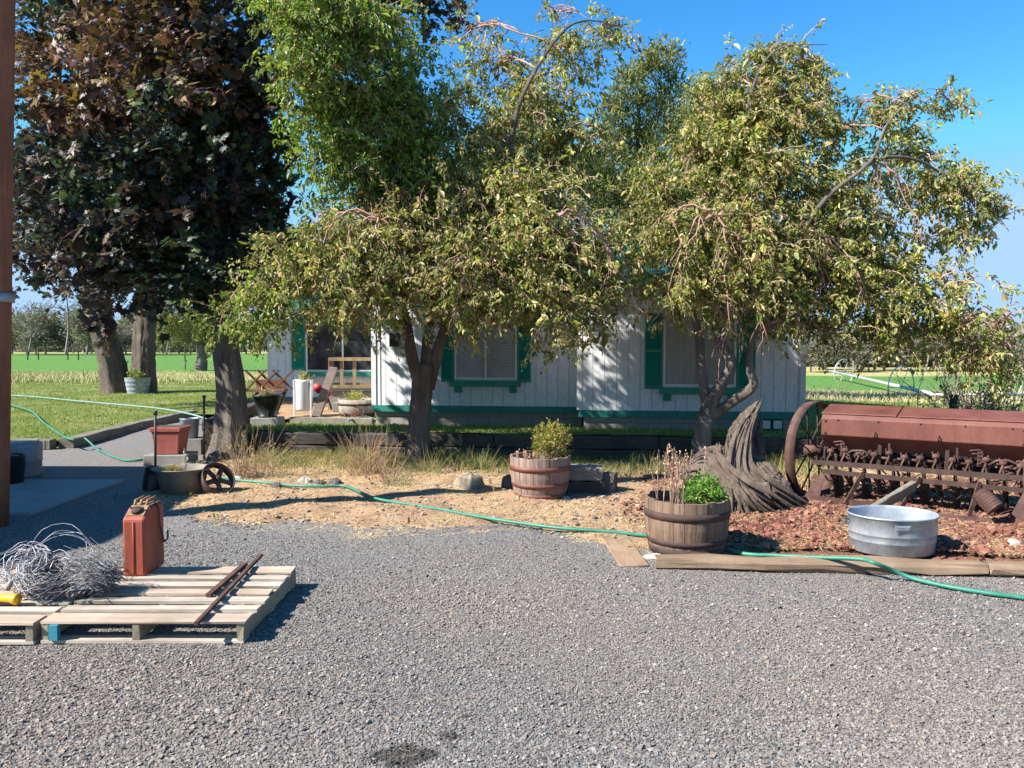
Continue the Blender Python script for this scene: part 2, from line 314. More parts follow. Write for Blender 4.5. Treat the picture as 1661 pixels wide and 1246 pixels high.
# dirt bed between the gravel and the old tie wall, wavy front edge
FE=[P(u,v) for u,v in [(200,806),(262,826),(300,848),(420,858),(560,864),(700,869),(800,852),(880,868),(970,890),(1030,905),(1200,912),(1400,918),(1700,930),(2200,945)]]
fex=np.array([p.x for p in FE]); fey=np.array([p.y for p in FE])
def front(X): return np.interp(X,fex,fey)+.07*np.sin(X*5.3)*(X<1.1)+.05*np.sin(X*11+1)*(X<1.1)
nx=190; cx=np.linspace(-4.35,9.5,nx)
def bed(name,fr,bk,n,z,mat,bumpy=.02):
    T=np.linspace(0,1,n)[:,None]; X=np.repeat(cx[None],n,0); Y=fr(cx)[None]*(1-T)+bk(cx)[None]*T
    Z=z+bumpy*(np.sin(X*4.1+Y*2.3)*np.sin(Y*3.7-X*1.9)+.5*np.sin(X*9+Y*7))*np.minimum(1,T*5)+np.minimum(T*6,1)*.02-.05*(1-np.minimum(T*14,1))
    V=np.stack([X,Y,Z],-1).reshape(-1,3); i=np.arange(n-1)[:,None]*nx+np.arange(nx-1)[None]; f=np.stack([i,i+1,i+1+nx,i+nx],-1).reshape(-1,4)
    o=npmesh(name,V,f,mat,smooth=True); o['kind']='structure'
def bedz(X,Y):
    T=(Y-front(X))/(wally(X)+.1-front(X)); z1=.012+.02*(np.sin(X*4.1+Y*2.3)*np.sin(Y*3.7-X*1.9)+.5*np.sin(X*9+Y*7))*np.clip(T*5,0,1)+np.clip(T*6,0,1)*.02-.05*(1-np.clip(T*14,0,1))
    z2=.034+.014*(np.sin(X*4.1+Y*2.3)*np.sin(Y*3.7-X*1.9)+.5*np.sin(X*9+Y*7))+.02
    return np.maximum(np.maximum(z1,.0),np.where((X>1.7)&(Y>front(X)+.3),z2,-1))
bed('dirt_bed',front,lambda x:wally(x)+.1,50,.012,M['dirt'])
def cmask(X,Y):  # where the red cinder covers the dirt
    return sst((X-(1.15+.35*np.sin(Y*2.1)))/.8)*(Y<11.3)*(Y>front(X)+.12)
cx=np.linspace(1.7,9.5,nx)
bed('red_cinder_bed',lambda x:front(x)+.12+.6*np.clip(2.4-x,0,1),lambda x:0*x+10.6-.1*np.sin(x*3),45,.034,M['cinder'],.014)
XL=np.linspace(-40,40,321); YL=np.concatenate([np.linspace(10.5,20,77),np.linspace(20.3,33,42)])
sheet('lawn',XL,YL,lambda X,Y:lawnz(X,Y)+.012*np.sin(X*2.2+Y*1.1)*np.sin(Y*1.9),M['lawn'],lambda X,Y:((X>-4.75)&(Y>wally(X)+.09)&(X<8.5))|((X<-7.55)&(Y>13.6))|(Y>17.9)|((X>=8.5)&(Y>11)))
m=MB(); m.box((-7.4,9.2,-.04),(4.9,2.05,.14)); s_=m.build('concrete_apron',M['concrete'],bevel=.01); s_['kind']='structure'

# ---------------- scatter stuff ----------------
def unit(a): return a/np.maximum(np.linalg.norm(a,axis=-1,keepdims=True),1e-9)
def pick(n,pal,wt=None):
    pal=np.array(pal,float); i=rng.choice(len(pal),n,p=wt); return pal[i]*rng.uniform(.75,1.25,(n,1))
def stones(name,XY,Z,size,pal,wt,mat,label,cat,flat=.6,sink=.25):
    n=len(XY)
    base=np.array([[1,0,0],[-.5,.87,0],[-.5,-.87,0],[.5,.5,.8],[-.7,.1,.75],[.3,-.65,.7],[0,0,-.8]],float)
    F0=np.array([[3,4,5],[0,1,3],[1,4,3],[1,2,4],[2,5,4],[2,0,5],[0,3,5],[0,6,1],[1,6,2],[2,6,0]])
    V=base[None]*rng.uniform(.7,1.3,(n,7,1))+rng.normal(0,.12,(n,7,3)); a=rng.uniform(0,6.28,n); t=rng.uniform(-.6,.6,n)
    V[:,:,2]*=flat; x,z=V[:,:,0].copy(),V[:,:,2].copy(); V[:,:,0]=x*np.cos(t)[:,None]-z*np.sin(t)[:,None]; V[:,:,2]=x*np.sin(t)[:,None]+z*np.cos(t)[:,None]
    x,y=V[:,:,0].copy(),V[:,:,1].copy(); V[:,:,0]=x*np.cos(a)[:,None]-y*np.sin(a)[:,None]; V[:,:,1]=x*np.sin(a)[:,None]+y*np.cos(a)[:,None]
    V*=size[:,None,None]; V[:,:,0]+=XY[:,0:1]; V[:,:,1]+=XY[:,1:2]; V[:,:,2]+=(Z+size*sink)[:,None]
    Fc=(F0[None]+np.arange(n)[:,None,None]*7).reshape(-1,3); c=np.repeat(pick(n,pal,wt),10,0)
    if name=='gravel_stones':   # oil spots on the stones themselves
        for (u,v,r) in ((655,1228,.15),(735,1194,.06),(752,1163,.04)):
            q=P(u,v); dd=np.hypot(XY[:,0]-q.x,(XY[:,1]-q.y)*1.6)/r+.35*np.sin(XY[:,0]*31)*np.sin(XY[:,1]*37); kk=np.repeat(np.clip((1.2-dd)*1.6,0,.75),10)[:,None]; c=c*(1-kk)+np.array([.03,.027,.022])*kk
        dn=np.repeat(.5+.5*np.sin(XY[:,0]*.9+1.2)*np.sin(XY[:,1]*1.4+XY[:,0]*.6),10)[:,None]; c=c*(1+.18*(dn-.5)*np.array([1.5,1,.4]))*np.array([1.05,1,.945])
    o=npmesh(name,V.reshape(-1,3),Fc,mat,cols=c); tag(o,label,cat,kind='stuff'); return o
def persp_pts(n,v0,v1,u0=-60,u1=1720,pw=1.):   # world points whose density follows what can be resolved
    y0=P(0,v0).y; y1=P(0,v1).y; t=rng.uniform(0,1,n)
    Y=1/(1/y0+(1/y1-1/y0)*t**pw); X=(rng.uniform(u0,u1,n)-830.5)/F*Y; return np.stack([X,Y],1)
XY=persp_pts(290000,1275,745)
k=(XY[:,1]<front(XY[:,0])+rng.normal(0,.22,len(XY))*(XY[:,0]<1.1))&(XY[:,1]<11.5); k&=~((XY[:,0]<-4.95)&(XY[:,1]>8.1)&(XY[:,1]<10.3)); k&=~((XY[:,0]>1.15)&(XY[:,1]>front(XY[:,0])-.17))
k2=rng.uniform(0,1,60000); ex=rng.uniform(-4.2,1.2,60000); ey=front(ex)+rng.exponential(.28,60000)*(.5+np.sin(ex*2.3)**2); XY=np.concatenate([XY[k],np.stack([ex,ey],1)[:3500]])
big=.5+.5*np.sin(XY[:,0]*1.3+XY[:,1]*.7+1)*np.sin(XY[:,1]*1.9-XY[:,0]*.5)
sz=rng.lognormal(math.log(.0049),.38,len(XY))*(.85+.35*big); sz=np.clip(sz,.0025,.019)
YZ=.008*np.sin(XY[:,0]*1.7+XY[:,1])*np.sin(XY[:,1]*1.3-XY[:,0]*.6)
stones('gravel_stones',XY,np.where(XY[:,1]>front(XY[:,0]),bedz(XY[:,0],XY[:,1]),YZ),sz,[(.168,.16,.156),(.222,.21,.202),(.275,.26,.248),(.26,.212,.182),(.40,.375,.345),(.11,.105,.103)],[.27,.34,.18,.14,.012,.058],M['stone'],'loose grey crushed gravel covering the yard','gravel')
XY=persp_pts(66000,918,790,980,2250); k=rng.uniform(0,1,len(XY))<cmask(XY[:,0],XY[:,1])*.8; XY=XY[k]
stones('cinder_stones',XY,bedz(XY[:,0],XY[:,1]),rng.lognormal(math.log(.0088),.6,len(XY)).clip(.004,.045),[(.23,.095,.065),(.165,.07,.05),(.30,.15,.105),(.12,.055,.042)],[.4,.25,.25,.1],M['stone'],'crumbly red cinder rock around the old seed drill','cinder rock',.8,.2)
XY=persp_pts(5000,880,760,250,1100); k=(XY[:,1]>front(XY[:,0]))&(XY[:,1]<wally(XY[:,0])-.5); XY=XY[k]
stones('dirt_pebbles',XY,bedz(XY[:,0],XY[:,1]),rng.lognormal(math.log(.0085),.55,len(XY)).clip(.004,.035),[(.30,.22,.17),(.4,.33,.26),(.20,.16,.13)],[.4,.3,.3],M['stone'],'small tan pebbles scattered on the bare dirt','pebbles')
def blades(name,XY,Z,h,wd,lean,pal,wt,mat,label,cat,flatlay=False,segs=2):
    n=len(XY); a=rng.uniform(0,6.28,n); az=rng.uniform(0,6.28,n); side=np.stack([np.cos(a),np.sin(a),0*a],1)*wd[:,None]
    ln=np.stack([np.cos(az),np.sin(az),0*az],1)*(lean*h)[:,None]; base=np.stack([XY[:,0],XY[:,1],Z],1)
    up=np.zeros((n,3)); up[:,2]=h if not flatlay else h*.06
    rows=[]
    for i in range(segs+1):
        t=i/segs; c=base+up*(t if not flatlay else np.sin(t*3.14))+ln*t**(1 if flatlay else 2)-np.array([0,0,1])*0
        if not flatlay: c[:,2]-=(lean*h*.35*t**3)
        ww=(1-t)*.9+.1; rows+=[c-side*ww,c+side*ww]
    V=np.stack(rows,1); k=2*(segs+1); f=[]
    for i in range(segs): f.append([2*i,2*i+1,2*i+3,2*i+2])
    Fc=(np.array(f)[None]+np.arange(n)[:,None,None]*k).reshape(-1,4); c=np.repeat(pick(n,pal,wt),segs,0)
    o=npmesh(name,V.reshape(-1,3),Fc,mat,cols=c); return tag(o,label,cat,kind='stuff')
# straw lying on the dirt and red cinder
def straw_area(n,dens):
    XY=persp_pts(n,935,752,230,1760); k=(XY[:,1]>front(XY[:,0])-.15)&(XY[:,1]<wally(XY[:,0])); XY=XY[k]
    d=dens(XY[:,0],XY[:,1]); return XY[rng.uniform(0,1,len(XY))<d]
XY=straw_area(80000,lambda X,Y:np.clip(.22+.35*np.sin(X*1.9+Y*.9)*np.sin(Y*1.7+X*.4)+.9*(Y>9.3)*(X<.8)+.5*cmask(X,Y)*(.5+np.sin(X*3.3)*np.sin(Y*4.1))+.35*np.sin(X*6.1)*np.sin(Y*5),.03,1))
n=len(XY); blades('straw',XY,bedz(XY[:,0],XY[:,1])+.004,rng.uniform(.04,.17,n),np.full(n,.0032),np.ones(n),[(.74,.57,.25),(.88,.72,.40),(.45,.31,.15),(.62,.45,.28)],[.4,.3,.2,.1],M['straw'],'dry straw littering the dirt and cinder','straw',True)
XY=persp_pts(260,1240,930,250,1700); XY=XY[XY[:,1]<front(XY[:,0])-.3]; n=len(XY); blades('gravel_straw',XY,np.full(n,.016),rng.uniform(.04,.12,n),np.full(n,.0013),np.ones(n),[(.50,.42,.28)],[1],M['straw'],'stray dry stems on the gravel','straw',True)
# weeds in front of the tie wall
def weedband(n,u0,u1,d0,d1):
    X=(rng.uniform(u0,u1,n)-830.5)/F*11.5; Y=wally(X)-d0-(d1-d0)*rng.uniform(0,1,n)**1.6; return np.stack([X,Y],1)
GP=[(.10,.13,.035),(.15,.17,.05),(.34,.27,.12),(.46,.36,.18),(.07,.10,.03)]
XY=weedband(15000,400,1330,.12,1.5); cl=.5+.5*np.sin(XY[:,0]*3.1)*np.sin(XY[:,0]*1.3+2+XY[:,1]*2); n=len(XY)
blades('weeds',XY,bedz(XY[:,0],XY[:,1])-.01,rng.uniform(.06,.24,n)*(.55+.8*cl),np.full(n,.0035),rng.uniform(.3,1.2,n),GP,[.25,.25,.22,.13,.15],M['grassm'],'tall half dry weeds growing along the dark tie wall','weeds',segs=3)
XY=weedband(9000,385,720,.4,1.9); n=len(XY)
blades('dry_grass',XY,bedz(XY[:,0],XY[:,1])-.01,rng.uniform(.03,.10,n),np.full(n,.003),rng.uniform(.6,1.4,n),[(.52,.42,.20),(.62,.52,.28),(.34,.30,.12)],[.45,.3,.25],M['straw'],'short yellow dry grass at the edge of the bed','dry grass')
# lawn grass
def lawn_pts(n,far):
    v=rng.uniform(0,1,n); Y=1/(1/11.2+(1/far-1/11.2)*v); X=(rng.uniform(-40,1740,n)-830.5)/F*Y
    k=((X>-4.7)&(Y>wally(X)+.15)&(X<8.5))|((X<-7.6)&(Y>13.7))|(Y>18)|(X>8.5); k&=~((X>-6.9)&(X<4.9)&(Y>15.6)&(Y<24)); return np.stack([X[k],Y[k]],1)
XY=lawn_pts(95000,32); n=len(XY); pz=.5+.5*np.sin(XY[:,0]*.9+1)*np.sin(XY[:,1]*.7+XY[:,0]*.3)
blades('lawn_grass',XY,lawnz(XY[:,0],XY[:,1]),rng.uniform(.03,.075,n),.0035+XY[:,1]*.0003,rng.uniform(.3,1.1,n),[(.14,.21,.045),(.20,.27,.06),(.26,.30,.08),(.42,.39,.17),(.10,.16,.04)],[.28,.28,.2,.1,.14],M['grassm'],'short mown lawn grass','grass')
def tallgrass(n,f,h,label,name,pal,cat):
    XY=f(n); m_=len(XY); return blades(name,XY,gfar(XY[:,0],XY[:,1])-.02,rng.uniform(.4,1,m_)*h,np.full(m_,.012),rng.uniform(.2,.9,m_),pal,None,M['straw'],label,cat)
def strip(u0,u1,y0,y1): return lambda n:(lambda Y:np.stack([(rng.uniform(u0,u1,n)-830.5)/F*Y,Y],1))(rng.uniform(y0,y1,n))
tallgrass(7000,strip(-20,450,30,43),.26,'tall straw coloured grass between the lawn and the green field','tall_dry_grass',[(.38,.36,.15),(.50,.45,.24),(.22,.28,.09)],'dry grass')
tallgrass(5000,strip(1290,1700,27,34),.30,'pale dry grass heap beyond the house corner','tall_dry_grass',[(.56,.46,.24),(.64,.55,.33),(.40,.35,.15)],'dry grass')

# ---------------- house ----------------
HA=math.atan2(-.12,1); HO=Vector((-2.64,15.15,0)); HR=Matrix.Rotation(HA,3,'Z')
def H(u,v,z): return HO+HR@Vector((u,v,z))
house=thing('farmhouse','white board sided house with green shutters and skirt behind the fruit trees','house',HO)
W1=3.95; V2=-.72; W2=7.72; VL=5.0; UL=-4.25; ZT=.62; ZS=.50; EZ=2.95
def hbox(mb,u0,u1,v0,v1,z0,z1): mb.box(H((u0+u1)/2,(v0+v1)/2,(z0+z1)/2),(abs(u1-u0),abs(v1-v0),abs(z1-z0)),HR)
def siding(mb,u0,u1,v,z0,z1):
    u=u0
    while u<u1-.01:
        e=min(u+.203,u1); hbox(mb,u+.0035,e-.0035,v-.012,v+.01,z0,z1); u=e
def sidewall(mb,u,v0,v1,z0,z1,sgn):
    v=v0
    while v<v1-.01:
        e=min(v+.203,v1); hbox(mb,u-.012,u+.012,v+.0035,e-.0035,z0,z1); v=e
mb=MB(); siding(mb,0.06,W1,0,ZT,EZ+.3); siding(mb,W1+.01,W2-.06,V2,ZT,EZ); siding(mb,UL+.06,0,VL,ZT-.2,EZ)
sidewall(mb,W1,V2+.06,0,ZT,EZ,-1); sidewall(mb,0,0.02,VL,ZT,EZ,-1); sidewall(mb,W2,V2,8.5,ZT,EZ,1); sidewall(mb,UL,VL,8.5,ZT,EZ,1)
mb.build('wall',M['white'],house)
mb=MB(); hbox(mb,0.02,W1,.012,.04,ZS,EZ+.3); hbox(mb,W1+.02,W2-.02,V2+.012,V2+.05,ZS,EZ); hbox(mb,UL+.02,0,VL+.012,VL+.05,.3,EZ); hbox(mb,W1+.014,W1+.04,V2,0,ZS,EZ); hbox(mb,.014,.04,0,VL,ZS,EZ)
hbox(mb,W2-.04,W2-.014,V2,8.5,ZS,EZ); hbox(mb,UL+.014,UL+.04,VL,8.5,ZS,EZ); hbox(mb,UL,W2,8.45,8.5,ZS,EZ); mb.build('wall_core',M['gap'],house)
for q in ((0.05,W1,.03,.2,-.1,ZS),(W1+.06,W2-.05,V2+.03,V2+.2,-.1,ZS),(UL+.03,0,VL+.03,VL+.2,-.1,.42),(W1+.06,W1+.2,V2+.2,.03,-.1,ZS),(W2-.2,W2-.05,V2+.2,8.4,-.1,ZS)):
    mb=MB(); hbox(mb,*q); mb.build('foundation',M['block'],house)
mb=MB(); hbox(mb,-.02,W1-.014,-.035,.03,ZS,ZT); hbox(mb,W1-.02,W2+.02,V2-.035,V2+.03,ZS,ZT); hbox(mb,W1-.035,W1-.014,V2+.0,-.037,ZS,ZT); hbox(mb,W2-.03,W2+.022,V2+.032,8.5,ZS,ZT); mb.build('skirt_trim',M['greenskirt'],house)
for (u,v,z0) in ((.03,-.02,ZT),(W1-.02,V2-.015,ZT),(W2-.03,V2-.02,ZT),(UL+.03,VL-.02,ZT-.2)):
    mb=MB(); hbox(mb,u-.045,u+.045,v-.008,v+.02,z0+.002,EZ); mb.build('corner_board',M['whitetrim'],house)
mb=MB(); hbox(mb,.155,.165,-.02,-.008,ZT,EZ-.2); mb.build('cable',M['cloud'],house)
mb=MB(); hbox(mb,.36,.56,-.13,-.014,1.72,1.98); bx=mb.build('meter_box',M['black'],house,bevel=.02)
mb=MB(); hbox(mb,.7,.95,-.0,.06,.33,.49); mb.build('crawl_vent',M['iron'],house)
mb=MB(); hbox(mb,7.0,7.38,V2+.0,V2+.06,.3,.49); o=mb.build('crawl_vent',M['iron'],house); 
for q in (7.03,7.22): 
    mb=MB(); hbox(mb,q,q+.14,V2-.01,V2+.0,.33,.47); mb.build('vent_panel',M['whitetrim'],o)
# roof: low ridge along the house, small gable over the projecting middle
def slab(mb,pts,th=.08):
    p=[Vector(x) for x in pts]; n=(p[1]-p[0]).cross(p[2]-p[0]).normalized()*th
    k=len(p); mb.add([q for q in p]+[q-n for q in p],[tuple(range(k)),tuple(reversed(range(k,2*k)))]+[(i,(i+1)%k+0,(i+1)%k+k,i+k) for i in range(k)])
mb=MB(); rz=4.0
slab(mb,[H(W1-.3,V2-.35,EZ),H(W2+.35,V2-.35,EZ),H(W2+.35,3.8,rz),H(W1-.3,3.8,rz)]); slab(mb,[H(W1-.3,3.81,rz),H(W2+.35,3.81,rz),H(W2+.35,8.8,EZ-.1),H(W1-.3,8.8,EZ-.1)])
slab(mb,[H(UL-.3,VL-.45,EZ-.1),H(0,VL-.45,EZ-.1),H(0,VL+2,EZ+.7),H(UL-.3,VL+2,EZ+.7)]); slab(mb,[H(UL-.3,VL+2.01,EZ+.7),H(0,VL+2.01,EZ+.7),H(0,8.8,EZ),H(UL-.3,8.8,EZ)])
pk=4.35; cu=W1/2; sl_=.40
slab(mb,[H(cu,-.4,pk),H(-.35,-.4,pk-sl_*(cu+.35)),H(-.35,8.6,pk-sl_*(cu+.35)),H(cu,8.6,pk)]); slab(mb,[H(W1+.55,-.4,pk-sl_*(cu+.55)),H(cu+.002,-.4,pk),H(cu+.002,8.6,pk),H(W1+.55,8.6,pk-sl_*(cu+.55))])
mb.build('roof',M['roof'],house)
mb=MB(); mb.add([H(.02,0,EZ+.3),H(W1,0,EZ+.3),H(cu,0,pk-.05)]+[H(.02,.04,EZ+.3),H(W1,.04,EZ+.3),H(cu,.04,pk-.05)],[(0,1,2),(3,5,4),(0,3,4,1),(1,4,5,2),(2,5,3,0)]); mb.build('gable',M['white'],house)
mb=MB(); hbox(mb,W1+.3,W2+.35,V2-.375,V2-.352,EZ-.17,EZ); mb.build('fascia',M['green'],house)
mb=MB(); mb.beam(H(cu,-.42,pk-.1),H(-.35,-.42,pk-.1-sl_*(cu+.35)),.03,.15); mb.build('fascia',M['green'],house)
mb=MB(); mb.beam(H(cu,-.425,pk-.1),H(W1+.55,-.425,pk-.1-sl_*(cu+.55)),.03,.15); mb.build('fascia',M['green'],house)
mb=MB(); hbox(mb,UL-.3,0,VL-.475,VL-.452,EZ-.26,EZ-.1); mb.build('fascia',M['green'],house)
def window(u0,u1,z0,z1,v,fillmat,fill=True,shw=.24,shelf=True,split=.5,sh_dz=.08,top=False):
    fr=MB(); t=.035
    hbox(fr,u0-t,u1+t,v-.05,v-.012,z0-t,z0); hbox(fr,u0-t,u1+t,v-.05,v-.012,z1,z1+t); hbox(fr,u0-t,u0,v-.05,v-.012,z0,z1); hbox(fr,u1,u1+t,v-.05,v-.012,z0,z1)
    um=u0+(u1-u0)*split; hbox(fr,um-.018,um+.018,v-.048,v-.013,z0,z1); f=fr.build('window',M['whitetrim'],house)
    if fill:
        b=MB(); z=z0+.01
        while z<z1-.01: b.box(H((u0+u1)/2,v-.022,z+.012),((u1-u0)-.004,.004,.023),HR@Matrix.Rotation(.25,3,'X')); z+=.028
        b.build('blind',fillmat,f)
    g=MB(); hbox(g,u0,u1,v-.017,v-.013,z0,z1); g.build('pane',fillmat if not fill and fillmat else M['glass'],f)
    for (a,b_) in ((u0-t-.015-shw,u0-t-.015),(u1+t+.015,u1+t+.015+shw)):
        s=MB(); za,zb=z0-sh_dz,z1+.05; hbox(s,a,a+.03,v-.055,v-.014,za,zb); hbox(s,b_-.03,b_,v-.055,v-.014,za,zb)
        for zz in (za,(za+zb)/2-.02,zb-.05): hbox(s,a+.031,b_-.031,v-.053,v-.014,zz,zz+.05)
        z=za+.06
        while z<zb-.06:
            s.box(H((a+b_)/2,v-.034,z+.01),(b_-a-.062,.008,.04),HR@Matrix.Rotation(-.6,3,'X')); z+=.034
        s.build('shutter',M['green'],house)
    if shelf:
        s=MB(); hbox(s,u0-.1,u1+.1,v-.17,v-.014,z0-.16,z0-.06); hbox(s,u0-.03,u0+.1,v-.1,v-.014,z0-.28,z0-.162); hbox(s,u1-.10,u1+.03,v-.1,v-.014,z0-.28,z0-.162); s.build('window_shelf',M['green'],house,bevel=.004)
    if top:
        s=MB(); hbox(s,u0-.12,u1+.12,v-.14,v-.014,z1+.05,z1+.13); s.build('window_head',M['green'],house)
window(1.62,2.72,1.15,2.25,0,M['blind'],True)
window(5.40,6.55,1.08,2.25,V2,M['blind2'],False,.30)
window(UL+1.05,UL+2.92,1.12,2.5,VL,None,False,.36,True,.5,.0,True)
# ---------------- shed standing out of frame on the left (it casts the big shade) ----------------
shed=thing('shed','brown board shed at the left of the yard beside the concrete apron','shed',(-9.2,7.2,0))
prof=[(3.2,0),(3.2,2.4),(5.4,3.85),(7.6,3.85),(10.5,2.4),(10.6,0)]
mb=MB(); mb.prism(prof,-12,-8.0); mb.build('wall',M['brownwood'],shed)
mb=MB()
for a,b in zip(prof[1:-2],prof[2:-1]): mb.beam((-9.95,a[0],a[1]+.05),(-9.95,b[0],b[1]+.05),4.2,.05,up=(0,0,1)) if False else slab(mb,[(-12.1,a[0],a[1]+.1),(-7.85,a[0],a[1]+.1),(-7.85,b[0],b[1]+.1),(-12.1,b[0],b[1]+.1)],.06)
mb.build('roof',M['rustdark'],shed)
mb=MB(); mb.box((-7.97,6.6,1.05),(.05,2.2,2.1)); mb.build('door',M['whitetrim'],shed)
# ---------------- foliage machinery ----------------
def twig_nodes(S,Dr,L,K=6,grav=.22,curl=.16):
    n=len(S); p=S.copy(); d=unit(Dr); out=[p.copy()]
    for k in range(K):
        p=p+d*(L/K)[:,None]; out.append(p.copy()); d=unit(d+np.array([0,0,-grav])+rng.normal(0,curl,(n,3)))
    return np.stack(out,1)
def tubes_np(Nn,r0,r1,s=3):
    n,K,_=Nn.shape; t=np.gradient(Nn,axis=1); t=unit(t); ref=np.array([.3,.9,.1]); a=unit(np.cross(t,ref)); b=np.cross(t,a)
    r=(r0[:,None]*(1-np.linspace(0,1,K))[None]+r1[:,None]*np.linspace(0,1,K)[None])[:,:,None]
    V=np.stack([Nn+r*(a*math.cos(6.2832*i/s)+b*math.sin(6.2832*i/s)) for i in range(s)],2)  # n,K,s,3
    i=np.arange(K-1)[:,None]*s+np.arange(s)[None]; j=np.arange(K-1)[:,None]*s+((np.arange(s)+1)%s)[None]
    f=np.stack([i,j,j+s,i+s],-1).reshape(-1,4); Fc=(f[None]+np.arange(n)[:,None,None]*K*s).reshape(-1,4)
    return V.reshape(-1,3),Fc
APV=np.array([[0,0,0],[-.21,.35,.11],[-.16,.70,.08],[0,1,-.12],[.16,.70,.08],[.21,.35,.11]]); APF=np.array([[0,1,2,3],[0,3,4,5]])
def maple_tpl():
    out=[(0,0),(.16,.06),(.42,-.10),(.36,.12),(.62,.30),(.40,.38),(.46,.62),(.20,.58),(0,1.0),(-.20,.58),(-.46,.62),(-.40,.38),(-.62,.30),(-.36,.12),(-.42,-.10),(-.16,.06)]
    V=np.array([[0,.32,.05]]+[[x,y,-.10*abs(x)] for x,y in out]); F_=np.array([[0,1+(i+1)%16,1+i] for i in range(16)]); return V,F_
MPV,MPF=maple_tpl()
TRV=np.array([[-.3,0,0],[.3,0,0],[.22,.8,.1],[-.2,1,0]]); TRF=np.array([[0,1,2,3]])
def leaves_np(Nn,per,size,tpl,pal,wt=None,jit=.03,down=.5,along=.4,upw=.8,sv=.36,tvar=None):
    TV,TF=tpl; n,K,_=Nn.shape; m=n*per; ti=np.repeat(np.arange(n),per); f=rng.uniform(.12,1,m)*(K-1); i=np.minimum(f.astype(int),K-2); fr=(f-i)[:,None]
    A=Nn[ti,i];B=Nn[ti,i+1]; p=A*(1-fr)+B*fr+rng.normal(0,jit,(m,3)); tw=unit(B-A)
    d=unit(tw*along+rng.normal(0,.6,(m,3))+np.array([0,0,-down])); nn=rng.normal(0,.6,(m,3))+np.array([0,0,upw])+np.array([SUNH[0],SUNH[1],0])*.35
    nn=unit(nn-d*(nn*d).sum(1,keepdims=True)); s=np.cross(d,nn); sz=(size*rng.lognormal(0,sv,m))[:,None,None]
    V=p[:,None]+sz*(TV[None,:,0:1]*s[:,None]+TV[None,:,1:2]*d[:,None]+TV[None,:,2:3]*nn[:,None])
    Fc=(TF[None]+np.arange(m)[:,None,None]*len(TV)).reshape(-1,TF.shape[1]); pal=np.array(pal); ci=rng.choice(len(pal),m,p=wt)
    c=pal[ci]*rng.uniform(.75,1.25,(m,1))
    if tvar is not None: c=c*tvar[ti]
    return V.reshape(-1,3),Fc,np.repeat(c,len(TF),0)
def blobpts(n,c,r,shell=.5):
    d=unit(rng.normal(0,1,(n,3))); q=rng.uniform(0,1,n)**shell; return np.array(c)[None]+d*q[:,None]*np.array(r)[None],d
def merge(parts):
    V=[];Fc=[];C=[];o=0
    for p in parts:
        V.append(p[0]);Fc.append(p[1]+o);o+=len(p[0])
        if len(p)>2: C.append(p[2])
    return np.concatenate(V),np.concatenate(Fc),(np.concatenate(C) if C else None)
def arc(a,b,lift=.25,n=7,j=.03):
    a=Vector(a);b=Vector(b); L=(b-a).length; out=[]
    for i in range(n):
        t=i/(n-1); out.append(a.lerp(b,t)+Vector((random.gauss(0,j),random.gauss(0,j),random.gauss(0,j)))*L*min(1,4*t*(1-t))+Vector((0,0,lift*L*4*t*(1-t)*.6)))
    return out
